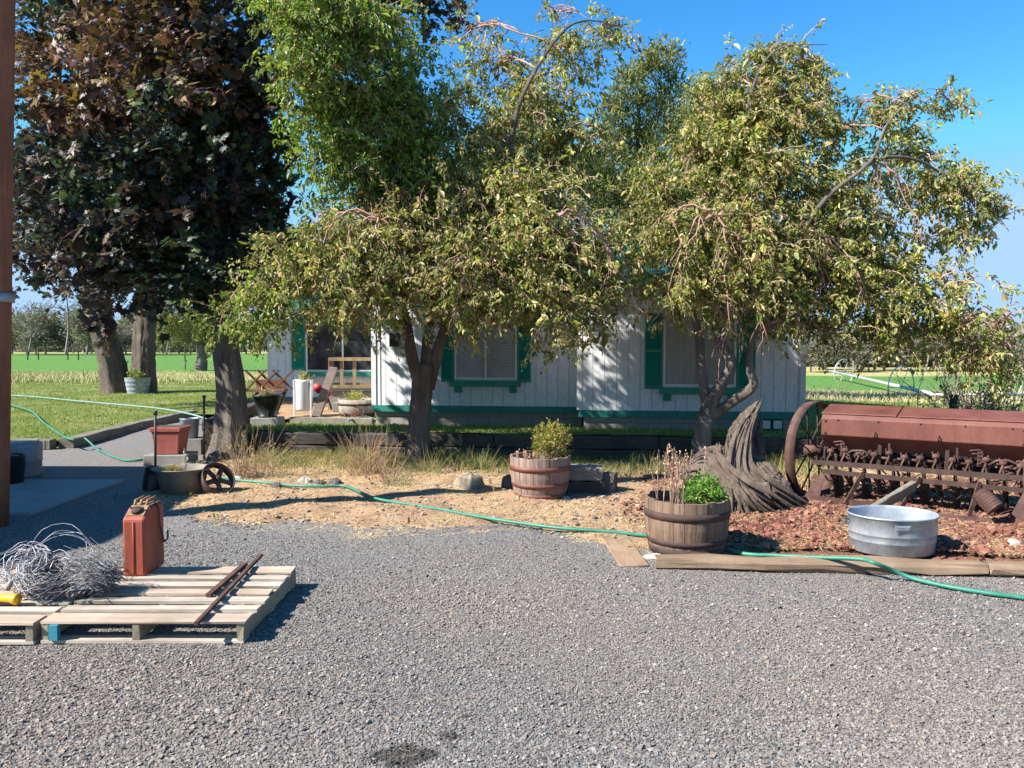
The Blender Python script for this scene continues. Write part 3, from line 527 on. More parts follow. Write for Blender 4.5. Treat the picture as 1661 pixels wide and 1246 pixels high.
def crown_tree(root,limbs,blobs,leafsize,tpl,leafmat_,barkmat,pal,density,per,twigL,grav,twr=.0045,twigm=None,upw=.8,down=.5,shell=.5,trunk_sides=14,ridge=None,sub=7,jit=.03,lift=.3,twigparts=True,tsc=.82):
    """limbs: list of (points, radii); first is the trunk"""
    allp=[]
    for i,(pts,rad) in enumerate(limbs):
        sp_=smooth_path(pts,10 if i==0 else 6); rr=lerpl(rad,len(sp_)); ph=random.random()*6
        sp_=sp_[:1]+[q+Vector((random.gauss(0,1),random.gauss(0,1),0))*r_*.018 for q,r_ in zip(sp_[1:],rr[1:])]
        if i==0: rr=[r_*tsc*(1+.35*math.exp(-k_/2.2)) for k_,r_ in enumerate(rr)]
        mb=MB(); rid=(lambda a,t,ph=ph:1+.07*math.sin(3*a+ph+2*t)+.045*math.sin(7*a+ph*2+5*t)+.035*abs(math.sin(9*a+2*math.sin(6*t+ph)))+.025*math.sin(23*a+9*t)+random.uniform(-.012,.012)) if ridge else None
        mb.tube(sp_,rr,56 if i==0 else 18,ridge=rid)
        mb.build('trunk' if i==0 else 'limb',barkmat,root)
        if i>0 or len(limbs)==1: allp+=[(p,r) for p,r in zip(sp_,rr)]
    LV=[];TV_=[]
    for b in blobs:
        (u,v,D,ru,rv,rd)=b[:6]; o=b[6] if len(b)>6 else {}
        c=Q(u,v,D); rr=np.array([ru*D/F,rd,rv*D/F]); dens=density*o.get('d',1)
        n=max(6,int(dens*ru*rv/100)); 
        # branch from nearest limb point into the clump
        cand=sorted(allp,key=lambda q:(q[0]-c).length+max(0,q[0].z-c.z)*.5)[:1][0]
        bm_=MB(); a0=cand[0]; r0=min(cand[1]*.6,.035); main=arc(a0,c+Vector((0,0,rr[2]*.35)),lift*.5); bm_.tube(main,lerpl([r0,.012],len(main)),6)
        S,d=blobpts(n,c,rr,shell)
        hubs=[]
        for k in range(sub):
            e,_=blobpts(1,c,rr*.8,.4); br=arc(main[random.randint(2,len(main)-1)],Vector(e[0]),lift,8,.04); bm_.tube(br,lerpl([.012,.005],len(br)),5)
            hubs+=br[2:]
        hb=np.array([list(h) for h in hubs]); bm_.build('branch',barkmat if twigm is None else twigm,root)
        # a third of the twigs start on the branches, the rest fill the clump
        k3=int(n*.4); S[:k3]=hb[rng.integers(0,len(hb),k3)]+rng.normal(0,.02,(k3,3))
        Dr=d*np.array([1,1,.6])+rng.normal(0,.5,(n,3))+np.array([0,0,.35])
        Nn=twig_nodes(S,Dr,rng.uniform(.5,1.3,n)*twigL*o.get('L',1),6,grav*o.get('g',1))
        tv=rng.uniform(.7,1.3,(n,1))*np.array(o.get('tint',(1,1,1)))[None]
        LV.append(leaves_np(Nn,per,leafsize*o.get('s',1),tpl,o.get('pal',pal),None,jit,down,.4,upw,tvar=tv))
        if twigparts: TV_.append(tubes_np(Nn,np.full(n,twr),np.full(n,twr*.35)))
    V,Fc,C=merge(LV); npmesh('crown',V,Fc,leafmat_,root,cols=C)
    if TV_: V,Fc,_=merge(TV_); npmesh('twigs',V,Fc,twigm or barkmat,root)
APPLE=[(.20,.235,.035),(.27,.295,.05),(.09,.12,.028),(.38,.36,.11),(.46,.32,.16),(.34,.34,.17),(.12,.16,.04)]
GREENL=[(.135,.20,.028),(.20,.27,.035),(.095,.145,.022),(.29,.33,.06)]
ap=(APV,APF); mp_=(MPV,MPF)
# apple tree by the left barrel
B=Q(676,752,11.75); B.z=0
t1=thing('apple_tree','broad weeping apple tree with a three-stemmed trunk, left of the smaller barrel planter','tree',B)
f1=lambda u,v,D:Q(u,v,D)
limbs=[([B-Vector((0,0,.1)),f1(680,690,11.75),f1(684,640,11.75),f1(688,590,11.75)],[.21,.185,.18,.185]),
 ([f1(682,625,11.72),f1(668,580,11.6),f1(655,510,11.5),f1(620,440,11.4),f1(560,400,11.2)],[.095,.08,.07,.05,.03]),
 ([f1(688,620,11.7),f1(693,560,11.75),f1(700,460,11.8),f1(690,330,11.9),f1(650,180,11.8),f1(560,60,11.4)],[.09,.075,.07,.06,.045,.02]),
 ([f1(694,630,11.8),f1(712,565,11.8),f1(745,470,11.8),f1(800,360,11.9),f1(825,250,11.5),f1(850,150,11.4),f1(920,45,11.7),f1(985,35,12.4)],[.095,.08,.07,.055,.042,.03,.016,.004]),
 ([f1(800,360,11.9),f1(870,300,11.7),f1(930,350,11.4),f1(975,450,11.2)],[.06,.05,.035,.015]),
 ([f1(690,330,11.9),f1(620,250,11.6),f1(520,120,11.1),f1(470,20,10.9)],[.055,.045,.03,.012])]
G=dict(pal=GREENL,tint=(.9,1.0,.9))
blobs=[(425,505,10.9,62,45,.6,dict(d=.9,L=.9,pal=GREENL)),(372,520,10.9,30,35,.4,dict(d=.7,pal=GREENL)),(500,440,11,80,75,.8),(590,410,11,80,60,.8),(600,485,10.9,85,50,.7),(690,475,11,85,60,.9),(690,400,11.2,90,70,.9),(790,440,11,90,90,.9),(800,488,10.9,70,45,.6),(905,510,10.9,75,60,.7),(890,420,11,90,80,.9),(850,340,11.3,100,60,.9),(965,430,11.2,55,70,.7),(760,330,11.6,80,60,.9),(965,495,11,35,45,.5,dict(d=.7)),(640,365,11.2,50,35,.5,dict(d=.6,pal=[(.26,.13,.07),(.2,.17,.05)])),
 (800,230,12,75,70,.9,dict(d=.7)),(870,190,12.1,85,70,.9,dict(d=.5)),(900,110,12.3,75,55,.8,dict(d=.6,g=.6)),(975,60,12.4,60,32,.5,dict(d=.5,g=.7,L=.8)),(790,120,12.3,45,55,.6,dict(d=.5,g=.7)),(765,60,12.3,25,35,.4,dict(d=.35,g=.7)),(925,250,12.2,70,70,.8),(735,190,12.2,38,60,.5,dict(d=.7)),(900,30,12.4,20,35,.3,dict(d=.3)),
 (490,55,10.8,52,70,.6,dict(d=1.1,pal=GREENL,g=1.4)),(500,130,10.8,52,50,.5,dict(d=1.0,pal=GREENL,g=1.4)),(565,90,11.2,70,85,.8,G),(600,190,11.6,75,75,.8,G),(655,160,11.9,65,85,.8,G),(690,240,11.9,55,60,.7,G),(600,320,11.8,70,60,.7,G),(540,200,11.4,60,80,.7,G),(560,270,11.4,70,60,.7,dict(d=.8,pal=GREENL)),(650,270,11.9,60,60,.7,G),(520,10,11.2,90,50,.7,G),(705,300,12,45,50,.6,G),(520,360,11.4,30,35,.5,dict(d=.5,pal=GREENL)),(620,60,11.6,55,60,.6,dict(d=.7,pal=GREENL))]
crown_tree(t1,limbs,blobs,.062,ap,M['leaf'],M['bark'],APPLE,3.6,22,.46,.22,twr=.0065,sub=9,twigm=M['twig'],ridge=True)
# apple tree beside the stump
B=Q(1136,752,11.3); B.z=0
t2=thing('apple_tree','spreading apple tree with a leaning grey-brown forked trunk behind the weathered stump','tree',B)
limbs=[([B-Vector((0,0,.1)),f1(1140,700,11.3),f1(1150,660,11.3),f1(1150,640,11.3)],[.17,.145,.125,.12]),
 ([f1(1148,670,11.3),f1(1138,600,11.3),f1(1132,530,11.4),f1(1110,440,11.4),f1(1100,350,11.5),f1(1120,250,11.7)],[.075,.06,.055,.045,.035,.015]),
 ([f1(1150,665,11.3),f1(1168,625,11.2),f1(1185,590,11.2),f1(1165,540,11.3),f1(1180,440,11.4),f1(1210,300,11.6),f1(1213,175,11.3),f1(1255,84,11.4),f1(1342,72,11.6)],[.09,.08,.078,.065,.05,.035,.024,.014,.004]),
 ([f1(1152,675,11.3),f1(1190,650,11.2),f1(1222,625,11.1),f1(1216,595,11.1),f1(1225,540,11.1),f1(1290,400,10.7),f1(1340,322,10.6),f1(1412,262,10.7),f1(1440,200,11.1),f1(1496,145,11.5)],[.08,.068,.062,.05,.042,.036,.03,.022,.014,.004]),
 ([f1(1400,270,10.7),f1(1440,255,10.8),f1(1500,265,11.),f1(1570,320,11.3),f1(1600,380,11.2)],[.028,.022,.017,.011,.003]),
 ([f1(1290,400,11.3),f1(1360,400,11.1),f1(1450,440,11),f1(1540,500,10.8),f1(1600,570,10.7)],[.05,.04,.03,.02,.008])]
YG=dict(tint=(1.05,1.05,.9))
blobs=[(1090,400,11.3,75,70,.9),(1060,330,11.6,60,60,.8),(1130,462,11,75,55,.8),(1090,495,11,35,35,.4,dict(d=.6)),(1215,465,11,90,65,.9),(1190,390,11.2,95,75,.9),(1240,300,11.5,100,75,.9),(1150,270,11.8,70,70,.8),(1250,200,11.8,100,80,.9),(1290,190,11.8,60,80,.7,dict(d=.55)),(1200,230,11.8,80,70,.8),(1330,330,11.5,70,60,.7),(1250,400,11.3,90,70,.8),(1300,140,12,50,40,.6),(1240,110,12,75,38,.5),(1170,160,12,45,55,.5,dict(d=.9)),(1330,230,11.8,40,60,.5,dict(d=.7)),
 (1310,420,11.2,90,75,.9),(1370,480,11,85,60,.8,YG),(1290,505,11,60,40,.6),(1460,470,11,80,55,.7,YG),(1440,540,10.9,75,40,.6),(1540,540,10.8,75,45,.6),(1590,600,10.7,60,35,.5,dict(d=.7)),(1400,390,11.3,80,55,.7),(1380,320,11.5,55,50,.6,dict(d=.45)),(1500,330,11.5,80,60,.7,dict(d=.6)),(1570,330,11.5,50,60,.5,dict(d=.8)),(1610,370,11.5,25,40,.4,dict(d=.5)),(1530,400,11.3,50,45,.5,dict(d=.4)),(1430,220,11.8,45,45,.5,dict(d=.7,g=.6)),(1460,170,11.9,50,25,.4,dict(d=.55,g=.6,L=.7)),(1545,180,12,40,25,.3,dict(d=.55,g=.6,L=.7)),(1480,260,11.7,55,40,.5,dict(d=.7)),(1395,175,11.9,20,20,.3,dict(d=.3)),(1340,545,11,45,25,.4,dict(d=.5)),(1250,535,11,25,25,.4,dict(d=.4)),(1640,520,10.8,35,40,.4,dict(d=.3)),(1575,460,11,35,30,.4,dict(d=.3))]
crown_tree(t2,limbs,blobs,.062,ap,M['leaf'],M['barkgrey'],APPLE,3.3,22,.45,.22,twr=.0065,sub=9,twigm=M['twig'],ridge=True)
for tr,org,ends in ((t1,(618,358,10.7),[(500,400),(470,450),(540,470),(590,480),(650,450),(690,420),(480,500)]),(t1,(900,350,10.6),[(850,450),(900,480),(960,480),(1040,490),(990,420),(820,400)]),(t1,(760,310,10.9),[(700,400),(740,420),(800,410)]),(t1,(770,420,10.5),[(740,520),(780,530),(720,480)]),(t2,(1165,350,10.5),[(1050,380),(1080,470),(1190,480),(1220,470),(1270,430),(1100,430),(1190,540),(1150,520)]),(t2,(1300,380,10.6),[(1330,470),(1390,470),(1420,500),(1360,520)]),(t2,(1200,480,10.6),[(1210,560),(1240,560),(1180,580)]),(t2,(1410,265,10.8),[(1470,300),(1480,370),(1430,330)]),(t2,(1560,520,10.4),[(1610,590),(1640,560),(1570,610),(1655,600)])):
    o=f1(*org)
    for (u,v) in ends:
        e=f1(u+random.uniform(-10,10),v+random.uniform(-10,10),org[2]+random.uniform(-.25,.25)); br=arc(o,e,.45,10,.03); mb=MB(); mb.tube(br,lerpl([.017,.005],10),6)
        for q in range(5):
            s0=br[random.randint(3,9)]; s1=s0+Vector((random.uniform(-.25,.25),random.uniform(-.2,.1),random.uniform(-.45,-.15))); mb.tube(arc(s0,s1,.2,5),lerpl([.007,.003],5),4)
        mb.build('bare_branch',M['twig'],tr)
for tr,pts in ((t1,[(905,380),(870,325),(940,315),(850,430),(1000,240),(760,350),(880,90),(700,420),(930,470),(815,480)]),(t2,[(1060,400),(1180,470),(1230,250),(1350,450),(1480,420),(1100,300),(1290,380),(1420,500)])):
    for (u,v) in pts:
        c=Q(u+random.uniform(-12,12),v+random.uniform(-12,12),10.75+random.uniform(-.1,.3)); mb=MB(); mb.lathe([(0,.032),(.012,.036),(.028,.028),(.036,.005),(.032,-.018),(.018,-.033),(0,-.030)],c,10); mb.build('apple',M['fruit'],tr)
# maples
PUR=[(.05,.03,.034),(.07,.04,.038),(.03,.045,.03),(.028,.035,.036),(.09,.065,.035)]
ORA=[(.15,.075,.04),(.12,.06,.045),(.16,.11,.03),(.08,.045,.045)]
GRM=[(.028,.05,.03),(.04,.065,.03),(.022,.035,.03),(.075,.10,.03)]
B=Q(372,748,12.4); B.z=0
t3=thing('maple_tree','dark purple maple with a thick trunk just right of the red planter box','tree',B)
limbs=[([B-Vector((0,0,.1)),f1(374,700,12.4),f1(376,640,12.4),f1(366,560,12.4),f1(354,470,12.4),f1(348,380,12.5),f1(342,300,12.5)],[.40,.30,.26,.23,.21,.19,.17]),
 ([f1(343,310,12.5),f1(325,220,12.6),f1(318,100,12.7),f1(330,-60,12.8)],[.15,.12,.09,.05]),
 ([f1(350,330,12.5),f1(385,270,12.7),f1(402,190,12.9),f1(415,80,13.1),f1(440,-60,13.2)],[.13,.11,.09,.06,.04]),
 ([f1(352,450,12.4),f1(300,380,12.2),f1(240,300,12),f1(180,250,11.8)],[.09,.07,.05,.02]),
 ([f1(402,190,12.9),f1(500,60,13.2),f1(600,0,13.4),f1(740,-20,13.5)],[.07,.06,.04,.02])]
blobs=[(370,430,12.4,100,55,.8,dict(pal=GRM)),(300,440,12.6,80,40,.8,dict(pal=GRM)),(300,350,12.5,110,75,1),(420,340,13.2,60,70,.9,dict(pal=GRM)),(400,240,13.2,75,75,.9,dict(pal=PUR)),(300,240,12.4,110,70,1,dict(pal=GRM)),(250,150,12.2,110,60,.8,dict(pal=ORA)),(140,175,12,90,35,.7,dict(pal=ORA)),(350,110,12.8,90,80,.9),(420,140,12.4,45,25,.5,dict(pal=ORA)),(440,30,13.6,70,40,.9,dict(d=.6)),(260,40,12.8,120,70,1,dict(pal=ORA,d=.8)),(330,-60,13,200,70,1.3,dict(d=.7)),(640,10,13.4,90,28,.6,dict(d=.7)),(720,20,13.4,60,22,.5,dict(d=.5)),(560,-10,13.4,80,35,.6),(470,430,12.8,35,45,.5),(200,330,12.3,80,70,.8,dict(pal=GRM)),(220,420,12.3,80,60,.8),(400,180,13.2,90,110,.7,dict(d=.5)),(320,300,12.8,140,120,.6,dict(d=.5)),(100,420,12.2,80,35,.6),(60,300,12.2,50,60,.5,dict(d=.6)),(180,500,12.2,30,25,.4)]
crown_tree(t3,limbs,blobs,.098,mp_,M['maple'],M['barkgrey'],PUR,1.7,18,.65,.16,twr=.004,ridge=True,upw=1.0,down=.35,twigm=M['deadtwig'],jit=.05,sub=5)
def lmaple(u0,u1,D,label,blobs,r):
    B=P(u0,640,.25); B=Q(u0,640,B.y); B.z=.2; D=B.y
    t=thing('maple_tree',label,'tree',B)
    limbs=[([B-Vector((0,0,.15)),f1(u0+(u1-u0)*.25,590,D),f1(u0+(u1-u0)*.6,540,D),f1(u1,480,D),f1(u1,400,D)],[r*1.2,r,r*.92,r*.85,r*.6]),
     ([f1(u1,440,D),f1(u1-40,330,D-.8),f1(u1-60,180,D-1),f1(u1-50,20,D)],[r*.6,r*.4,r*.3,r*.1]),([f1(u1,440,D),f1(u1+25,330,D-.5),f1(u1+30,180,D-.5),f1(u1+20,0,D)],[r*.6,r*.4,r*.3,r*.1])]
    crown_tree(t,limbs,blobs,.115,mp_,M['maple'],M['bark'],PUR,1.5,17,.9,.14,twr=.006,ridge=True,upw=1.0,down=.35,twigm=M['deadtwig'],jit=.08,sub=4)
lmaple(190,152,24,'left maple trunk leaning outwards beside the galvanised tub on the lawn',[(95,400,19,70,45,1.4),(50,340,19,45,70,1.2,dict(pal=GRM)),(60,230,19,55,80,1.3),(110,300,18.5,75,70,1.3),(70,110,19,60,90,1.4,dict(pal=ORA)),(100,10,19,90,60,1.4,dict(pal=GRM)),(155,485,18.5,32,35,.8,dict(d=1.2)),(150,425,18.5,50,45,1),(60,410,19,40,35,.9),(90,-80,19,120,60,1.5),(150,200,20,70,80,1.2)],.44)
lmaple(232,238,24,'upright maple trunk standing right of the galvanised tub on the lawn',[(215,420,19.5,75,50,1.3),(250,460,20,60,35,1),(210,330,19.5,90,70,1.4,dict(pal=GRM)),(200,190,20,90,90,1.4),(290,250,20.5,80,110,1.4,dict(d=.7)),(180,70,20,80,90,1.4,dict(pal=ORA)),(310,450,20.5,60,35,1),(300,360,20.5,70,60,1.2,dict(d=.7)),(240,-60,20,150,70,1.5)],.40)

# ---------------- junipers and background ----------------
JUN=[(.15,.17,.045),(.20,.21,.06),(.10,.12,.035),(.25,.24,.09)]
def juniper(u,v0,D,z0,pts,label,group=None,dens=1.,size=.11,trunkr=.22,pal=JUN,cat='tree',topv=None):
    B=Q(u,v0,D); B.z=z0; t=thing('juniper_tree',label,cat,B,group)
    tv=min(p[1] for p in pts) if topv is None else topv; top=Q(u,tv,D); mb=MB(); pp=smooth_path([B-Vector((0,0,.2)),B.lerp(top,.3)+Vector((.1,0,0)),B.lerp(top,.6)-Vector((.15,0,0)),top],5)
    mb.tube(pp,lerpl([trunkr,trunkr*.7,trunkr*.4,.03],len(pp)),9); mb.build('trunk',M['barkgrey'],t)
    LV=[];bb=MB()
    for (pu,pv,ru,rv) in pts:
        c=Q(pu,pv,D+random.uniform(-.4,.4)); rr=np.array([ru*D/F,ru*D/F*.8,rv*D/F]); n=int(dens*ru*rv/4)
        bb=MB(); near=min(pp,key=lambda q:(q-c).length+abs(q.z-c.z+.6)); br=arc(near,c,.05,6); bb.tube(br,lerpl([trunkr*.25,.015],6),5); bb.build('branch',M['barkgrey'],t)
        S,d=blobpts(n,c,rr,.45); Nn=twig_nodes(S,d+np.array([0,0,.9]),np.full(n,.35*size/.09),3,-.05,.1)
        LV.append(leaves_np(Nn,9,size,(TRV*np.array([.5,1,1]),TRF),pal,None,size*.9,-.35,.8,.3,tvar=rng.uniform(.7,1.3,(n,1))))
    V,Fc,C=merge(LV); npmesh('crown',V,Fc,M['needle'],t,cols=C); return t
juniper(1040,600,27,.2,[(1075,100,24,22),(1050,120,18,20),(1020,150,22,30),(1088,150,16,30),(998,200,22,35),(1060,190,26,26),(1030,235,28,24),(1075,235,22,26),(1005,265,30,26),(1060,300,45,50),(1000,340,45,45),(1080,370,50,50),(1030,420,60,50),(960,300,35,50)],'tall juniper rising above the house roof between the two apple trees')
juniper(1140,600,29,.1,[(1135,170,22,28),(1115,215,28,35),(1155,225,28,40),(1130,290,35,50),(1170,320,35,50),(1130,380,45,50),(1200,400,45,50)],'juniper half hidden behind the right apple tree crown')
juniper(860,600,28,.2,[(860,200,40,60),(800,280,50,60),(900,300,50,60),(740,330,50,60),(850,380,60,60),(680,360,50,55),(640,300,35,50)],'dark juniper behind the house seen through the left apple tree crown',dens=.8)
juniper(325,600,45,.3,[(300,520,38,28),(275,545,28,25),(340,530,30,28),(320,495,30,20),(360,550,30,25),(265,505,15,20)],'yellow-green juniper with a pale trunk beside the green field',size=.14,trunkr=.38,topv=500)
FARP=[(.16,.17,.10),(.20,.19,.13),(.13,.15,.085),(.25,.22,.16)]
GREYP=[(.26,.23,.20),(.20,.18,.15),(.17,.17,.11)]
def far_proto(hh,wd,n,pal,label,bare=False,size=.3):
    t=thing('bare_tree' if bare else 'field_tree',label,'tree',(0,0,0)); mb=MB(); pp=[Vector((0,0,-.3)),Vector((.1,0,hh*.4)),Vector((-.1,.1,hh*.95))]
    mb.tube(smooth_path([pp[0],pp[1]+Vector((random.gauss(0,.3),0,0)),pp[2]],4),lerpl([.16,.10,.02],9),6)
    for k in range(16 if bare else 8):
        z=hh*random.uniform(.2,.85); a=random.uniform(0,6.28); L=wd*random.uniform(.5,1)*(1-.5*z/hh); e=Vector((math.cos(a)*L,math.sin(a)*L,z+L*.35)); br=arc((0,0,z),e,.1,5,.05); mb.tube(br,[.06,.05,.035,.025,.012],4)
        if bare:
            for q in range(7):
                s0=br[random.randint(1,4)]; mb.tube([s0,s0+Vector((random.uniform(-.6,.6),random.uniform(-.6,.6),random.uniform(-.1,.8)))],[.02,.006],3)
    mb.build('trunk',M['deadtwig'],t)
    if not bare:
        LV=[]
        for k in range(9):
            z=hh*random.uniform(.25,.85); a=random.uniform(0,6.28); q=wd*random.uniform(.1,.65)*(1.15-z/hh*.7); m_=n//9
            S,d=blobpts(m_,(math.cos(a)*q,math.sin(a)*q,z),np.array([wd*.45,wd*.45,hh*.17])*random.uniform(.7,1.2),.5); Nn=twig_nodes(S,d+np.array([0,0,.6]),np.full(m_,size),2,0,.2)
            LV.append(leaves_np(Nn,3,size*.6,(TRV*np.array([.6,1,1]),TRF),pal,None,size*.5,0,.5,.5,tvar=rng.uniform(.75,1.25,(m_,1))))
        V,Fc,C=merge(LV); npmesh('crown',V,Fc,M['needle'],t,cols=C)
    return t
protos=[far_proto(7.5,3.6,1500,FARP,'x',size=.42),far_proto(5.5,3.2,1200,GREYP,'x',size=.42),far_proto(8.5,2.6,1300,[(.10,.125,.075),(.13,.15,.09)],'x',size=.42),far_proto(9,3,0,None,'x',True)]
used=[False]*4
FARL=[]
def far(i,u,D,z,s,label,group,sx=1.):
    p=protos[i]
    if not used[i]: t=p; used[i]=True
    else:
        t=p.copy(); COL.objects.link(t)
        for c in list(p.children): q=c.copy(); COL.objects.link(q); q.parent=t
    t.location=((u-830.5)/F*D,D,z); t.scale=(s*sx,s*sx,s); t.rotation_euler=(0,0,random.uniform(0,6.28)); tag(t,label,'tree',group); FARL.append((u,t,label,group))
LG='trees along the far left edge of the field'; RG='trees along the far right edge of the field'
lab={0:'olive bushy tree in the far tree line',1:'grey-brown low bush tree in the far tree line',2:'dark slim evergreen in the far tree line',3:'bare leafless tree standing in the far tree line'}
for (i,u,D,s) in [(1,20,130,1.1),(3,45,120,1.0),(0,75,128,1.2),(3,106,118,1.35),(1,110,130,1.0),(0,140,122,1.25),(2,165,140,1.1),(1,185,130,1),(2,205,150,1.1),(1,225,135,1.1),(2,222,160,1.3),(1,250,130,1),(3,270,125,.9),(1,290,128,1.1),(2,310,140,1),(1,335,132,1.1),(0,362,130,1.0),(1,385,128,.9),(0,8,135,.9),(1,150,128,.8),(1,60,125,.8),(2,275,155,1.2),(1,205,128,.8),(0,400,134,1),(0,240,140,1.0),(0,45,140,1.1),(2,120,150,1.2),(0,320,150,1.2)]:
    far(i,u,D,.25,s*(.95 if i!=2 else .8),lab[i]+' left of the house',LG,1.15)
for (i,u,D,s) in [(1,1315,62,.5),(0,1340,66,.55),(1,1370,62,.5),(2,1390,68,.55),(1,1410,63,.5),(0,1435,64,.6),(1,1460,62,.5),(0,1490,66,.55),(2,1515,70,.5),(1,1535,63,.55),(0,1565,64,.55),(1,1590,66,.5),(0,1620,64,.5),(1,1650,63,.5),(3,1500,61,.5),(1,1680,66,.5),(0,1700,64,.6),(3,1385,60,.45)]:
    far(i,u,D,-.3,s,lab[i]+' right of the house',RG,1.1)
def mass(name,x0,x1,y0,y1,z,h,n,label,cols=None):
    cols=np.array([[.19,.18,.13],[.15,.16,.10],[.24,.215,.17]]) if cols is None else np.array(cols); X=rng.uniform(x0,x1,n);Y=rng.uniform(y0,y1,n); hh=h*(.7+.3*np.sin(X*.35+1)*np.sin(X*.11)); Z=z+rng.uniform(0,1,n)**1.3*hh
    Nn=twig_nodes(np.stack([X,Y,Z],1),np.tile([0,0,1.],(n,1))+rng.normal(0,.5,(n,3)),np.full(n,.6),2,0,.2); V,Fc,C=leaves_np(Nn,2,.55 if h>3 else .3,(TRV,TRF),cols,None,.3,0,.5,.5)
    o=npmesh(name,V,Fc,M['needle'],cols=C); tag(o,label,'woods',kind='stuff')
mass('far_woods',-150,-55,165,185,.2,8.5,16000,'hazy far woods behind the left tree line'); mass('far_woods',20,70,76,86,-.4,3.6,12000,'grey brushy woods behind the right field')

ORDN=['first','second','third','fourth','fifth','sixth','seventh','eighth','ninth','tenth','eleventh','twelfth','thirteenth']
cnt={}
for (u,t,lb,g) in sorted(FARL,key=lambda q:q[0]):
    k=cnt.get(lb,0); cnt[lb]=k+1; side='left' if g==LG else 'right'
    t['label']=ORDN[k]+' '+lb.split(' in the far')[0].split(' standing')[0]+' from the left in the '+side+' far tree line'

# fallen leaves
n=1500; XY=persp_pts(n,1100,735,230,1500); k=(XY[:,1]<wally(XY[:,0]))&((XY[:,1]>front(XY[:,0]))); XY=XY[k]; n=len(XY)
Z=np.where(XY[:,1]>front(XY[:,0]),bedz(XY[:,0],XY[:,1]),.01)+.01; Nn=np.stack([np.stack([XY[:,0],XY[:,1],Z],1)+np.array([0.02*q,0,.002*q]) for q in range(2)],1)
V,Fc,C=leaves_np(Nn,1,.036,ap,[(.30,.20,.08),(.40,.30,.10),(.20,.12,.06),(.25,.26,.07)],None,.0,0,.1,2.5); o=npmesh('fallen_leaves',V,Fc,M['leaf'],cols=C); tag(o,'dry fallen leaves littering the dirt and cinder under the apple trees','leaves',kind='stuff')
# ---------------- utility pole ----------------
pb=P(-19,853,0); ptp=Q(-3,-250,pb.y); pole=thing('utility_pole','tall reddish brown wooden utility pole at the left edge of the photo','pole',pb)
mb=MB(); mb.tube([pb.lerp(ptp,z) for z in np.linspace(-.02,1.1,12)],lerpl([.175,.15],12),20); mb.build('post',M['polewood'],pole)
mb=MB(); zb=Q(0,484,pb.y).z; mb.lathe([(.170,zb-.04),(.173,zb-.04),(.173,zb+.045),(.170,zb+.045)],(Q(-10,484,pb.y).x,pb.y,0),24); mb.build('metal_band',M['galv'],pole)
for i,vv in enumerate((502,512)):
    q=Q(10,vv,pb.y); mb=MB(); mb.lathe([(0,.014),(.02,.008),(.022,0)],(0,0,0),10); R_=Matrix.Rotation(math.pi/2,3,'X'); vs=[R_@Vector(v)+Vector((Q(6,vv,pb.y).x,pb.y-.14,q.z)) for v in mb.v]; m2=MB(); m2.add(vs,mb.f,True); m2.build('tag_disc',M['galv'],pole)
# ---------------- railroad ties, edging, stones ----------------
def tie(a,b,w=.2,h=.19,mat='tie',name='railroad_tie',label='',cat='railroad tie',group=None,ch=.018,z=0):
    a=Vector(a);b=Vector(b); mb=MB(); L=(b-a).length; c=(a+b)/2; ang=math.atan2(b.y-a.y,b.x-a.x); mb.cbox((0,0,0),(L,w,h),None,ch); mb2=MB(); mb2.add(mb.v,mb.f)
    me=bpy.data.meshes.new(name); me.from_pydata(mb2.v,[],mb2.f); me.materials.append(M[mat]); o=bpy.data.objects.new(name,me); link(o)
    o.location=(c.x,c.y,c.z+h/2); o.rotation_euler=(0,-math.atan2(b.z-a.z,math.hypot(b.x-a.x,b.y-a.y)),ang); tag(o,label,cat,group); return o
xs_=[-4.55,-2.1,.35,2.8,5.25,7.7]
nm=['behind the maple trunk','behind the dry grass clump','between the left apple trunk and the barrel with the bush','behind the right apple trunk','behind the rusty seed drill']
for r in range(2):
    for i in range(5):
        a=xs_[i]+(.0 if r==0 else (-.6 if i else 0)); b=xs_[i+1]-.02+(0 if r==0 else (-.6 if i<4 else 0))
        tie((a,wally(a),r*.195),(b,wally(b),r*.195),label=('lower' if r==0 else 'upper')+' dark railroad tie '+nm[i],group='dark railroad ties of the retaining wall')
A=P(335,746); 
for r in range(3):
    for k in range(2):
        y0=12.5+k*2.3; tie((-4.75-.28*k-.02*r,y0+.1,r*.195),(-5.03-.28*k,y0+2.2,r*.195),label=['lowest','middle','topmost'][r]+' tie of the dark stack '+('just left of the maple trunk' if k==0 else 'farther back left of the maple'),group='dark railroad ties of the side wall')
p=[P(50,727),P(99,727)]; tie((-10.2,13.45,0),(-7.95,13.45,0),.17,.17,'timbergrey','edging_timber','dark grey edging timber across the left end of the lawn','edging timber')
tie((-7.9,13.42,0),(-7.72,13.42,0),.2,.17,'timbergrey','edging_block','short grey timber block at the corner of the left lawn','edging timber')
tie((-7.55,13.5,.0),(-7.5,15.9,.05),.24,.17,'timbergrey','edging_timber','grey edging timber nearest along the gravel path left of the red planter box','edging timber')
tie((-7.5,15.95,.05),(-7.3,18.3,.1),.24,.17,'timbergrey','edging_timber','grey edging timber at the far end of the gravel path','edging timber')
a=P(1068,927); b=P(1610,939); c=P(1661+330,948)
tie((a.x,a.y+.1,0),(b.x-.02,b.y+.1,0),.16,.105,'timber','edging_timber','long split brown edging timber in front of the barrel and the metal tub','edging timber',ch=.03)
tie((b.x+.0,b.y+.1,0),(c.x,c.y+.1,0),.16,.105,'timber','edging_timber','brown edging timber at the right edge of the photo in front of the red cinder','edging timber',ch=.03)
a=P(962,800); b=P(1030,924)
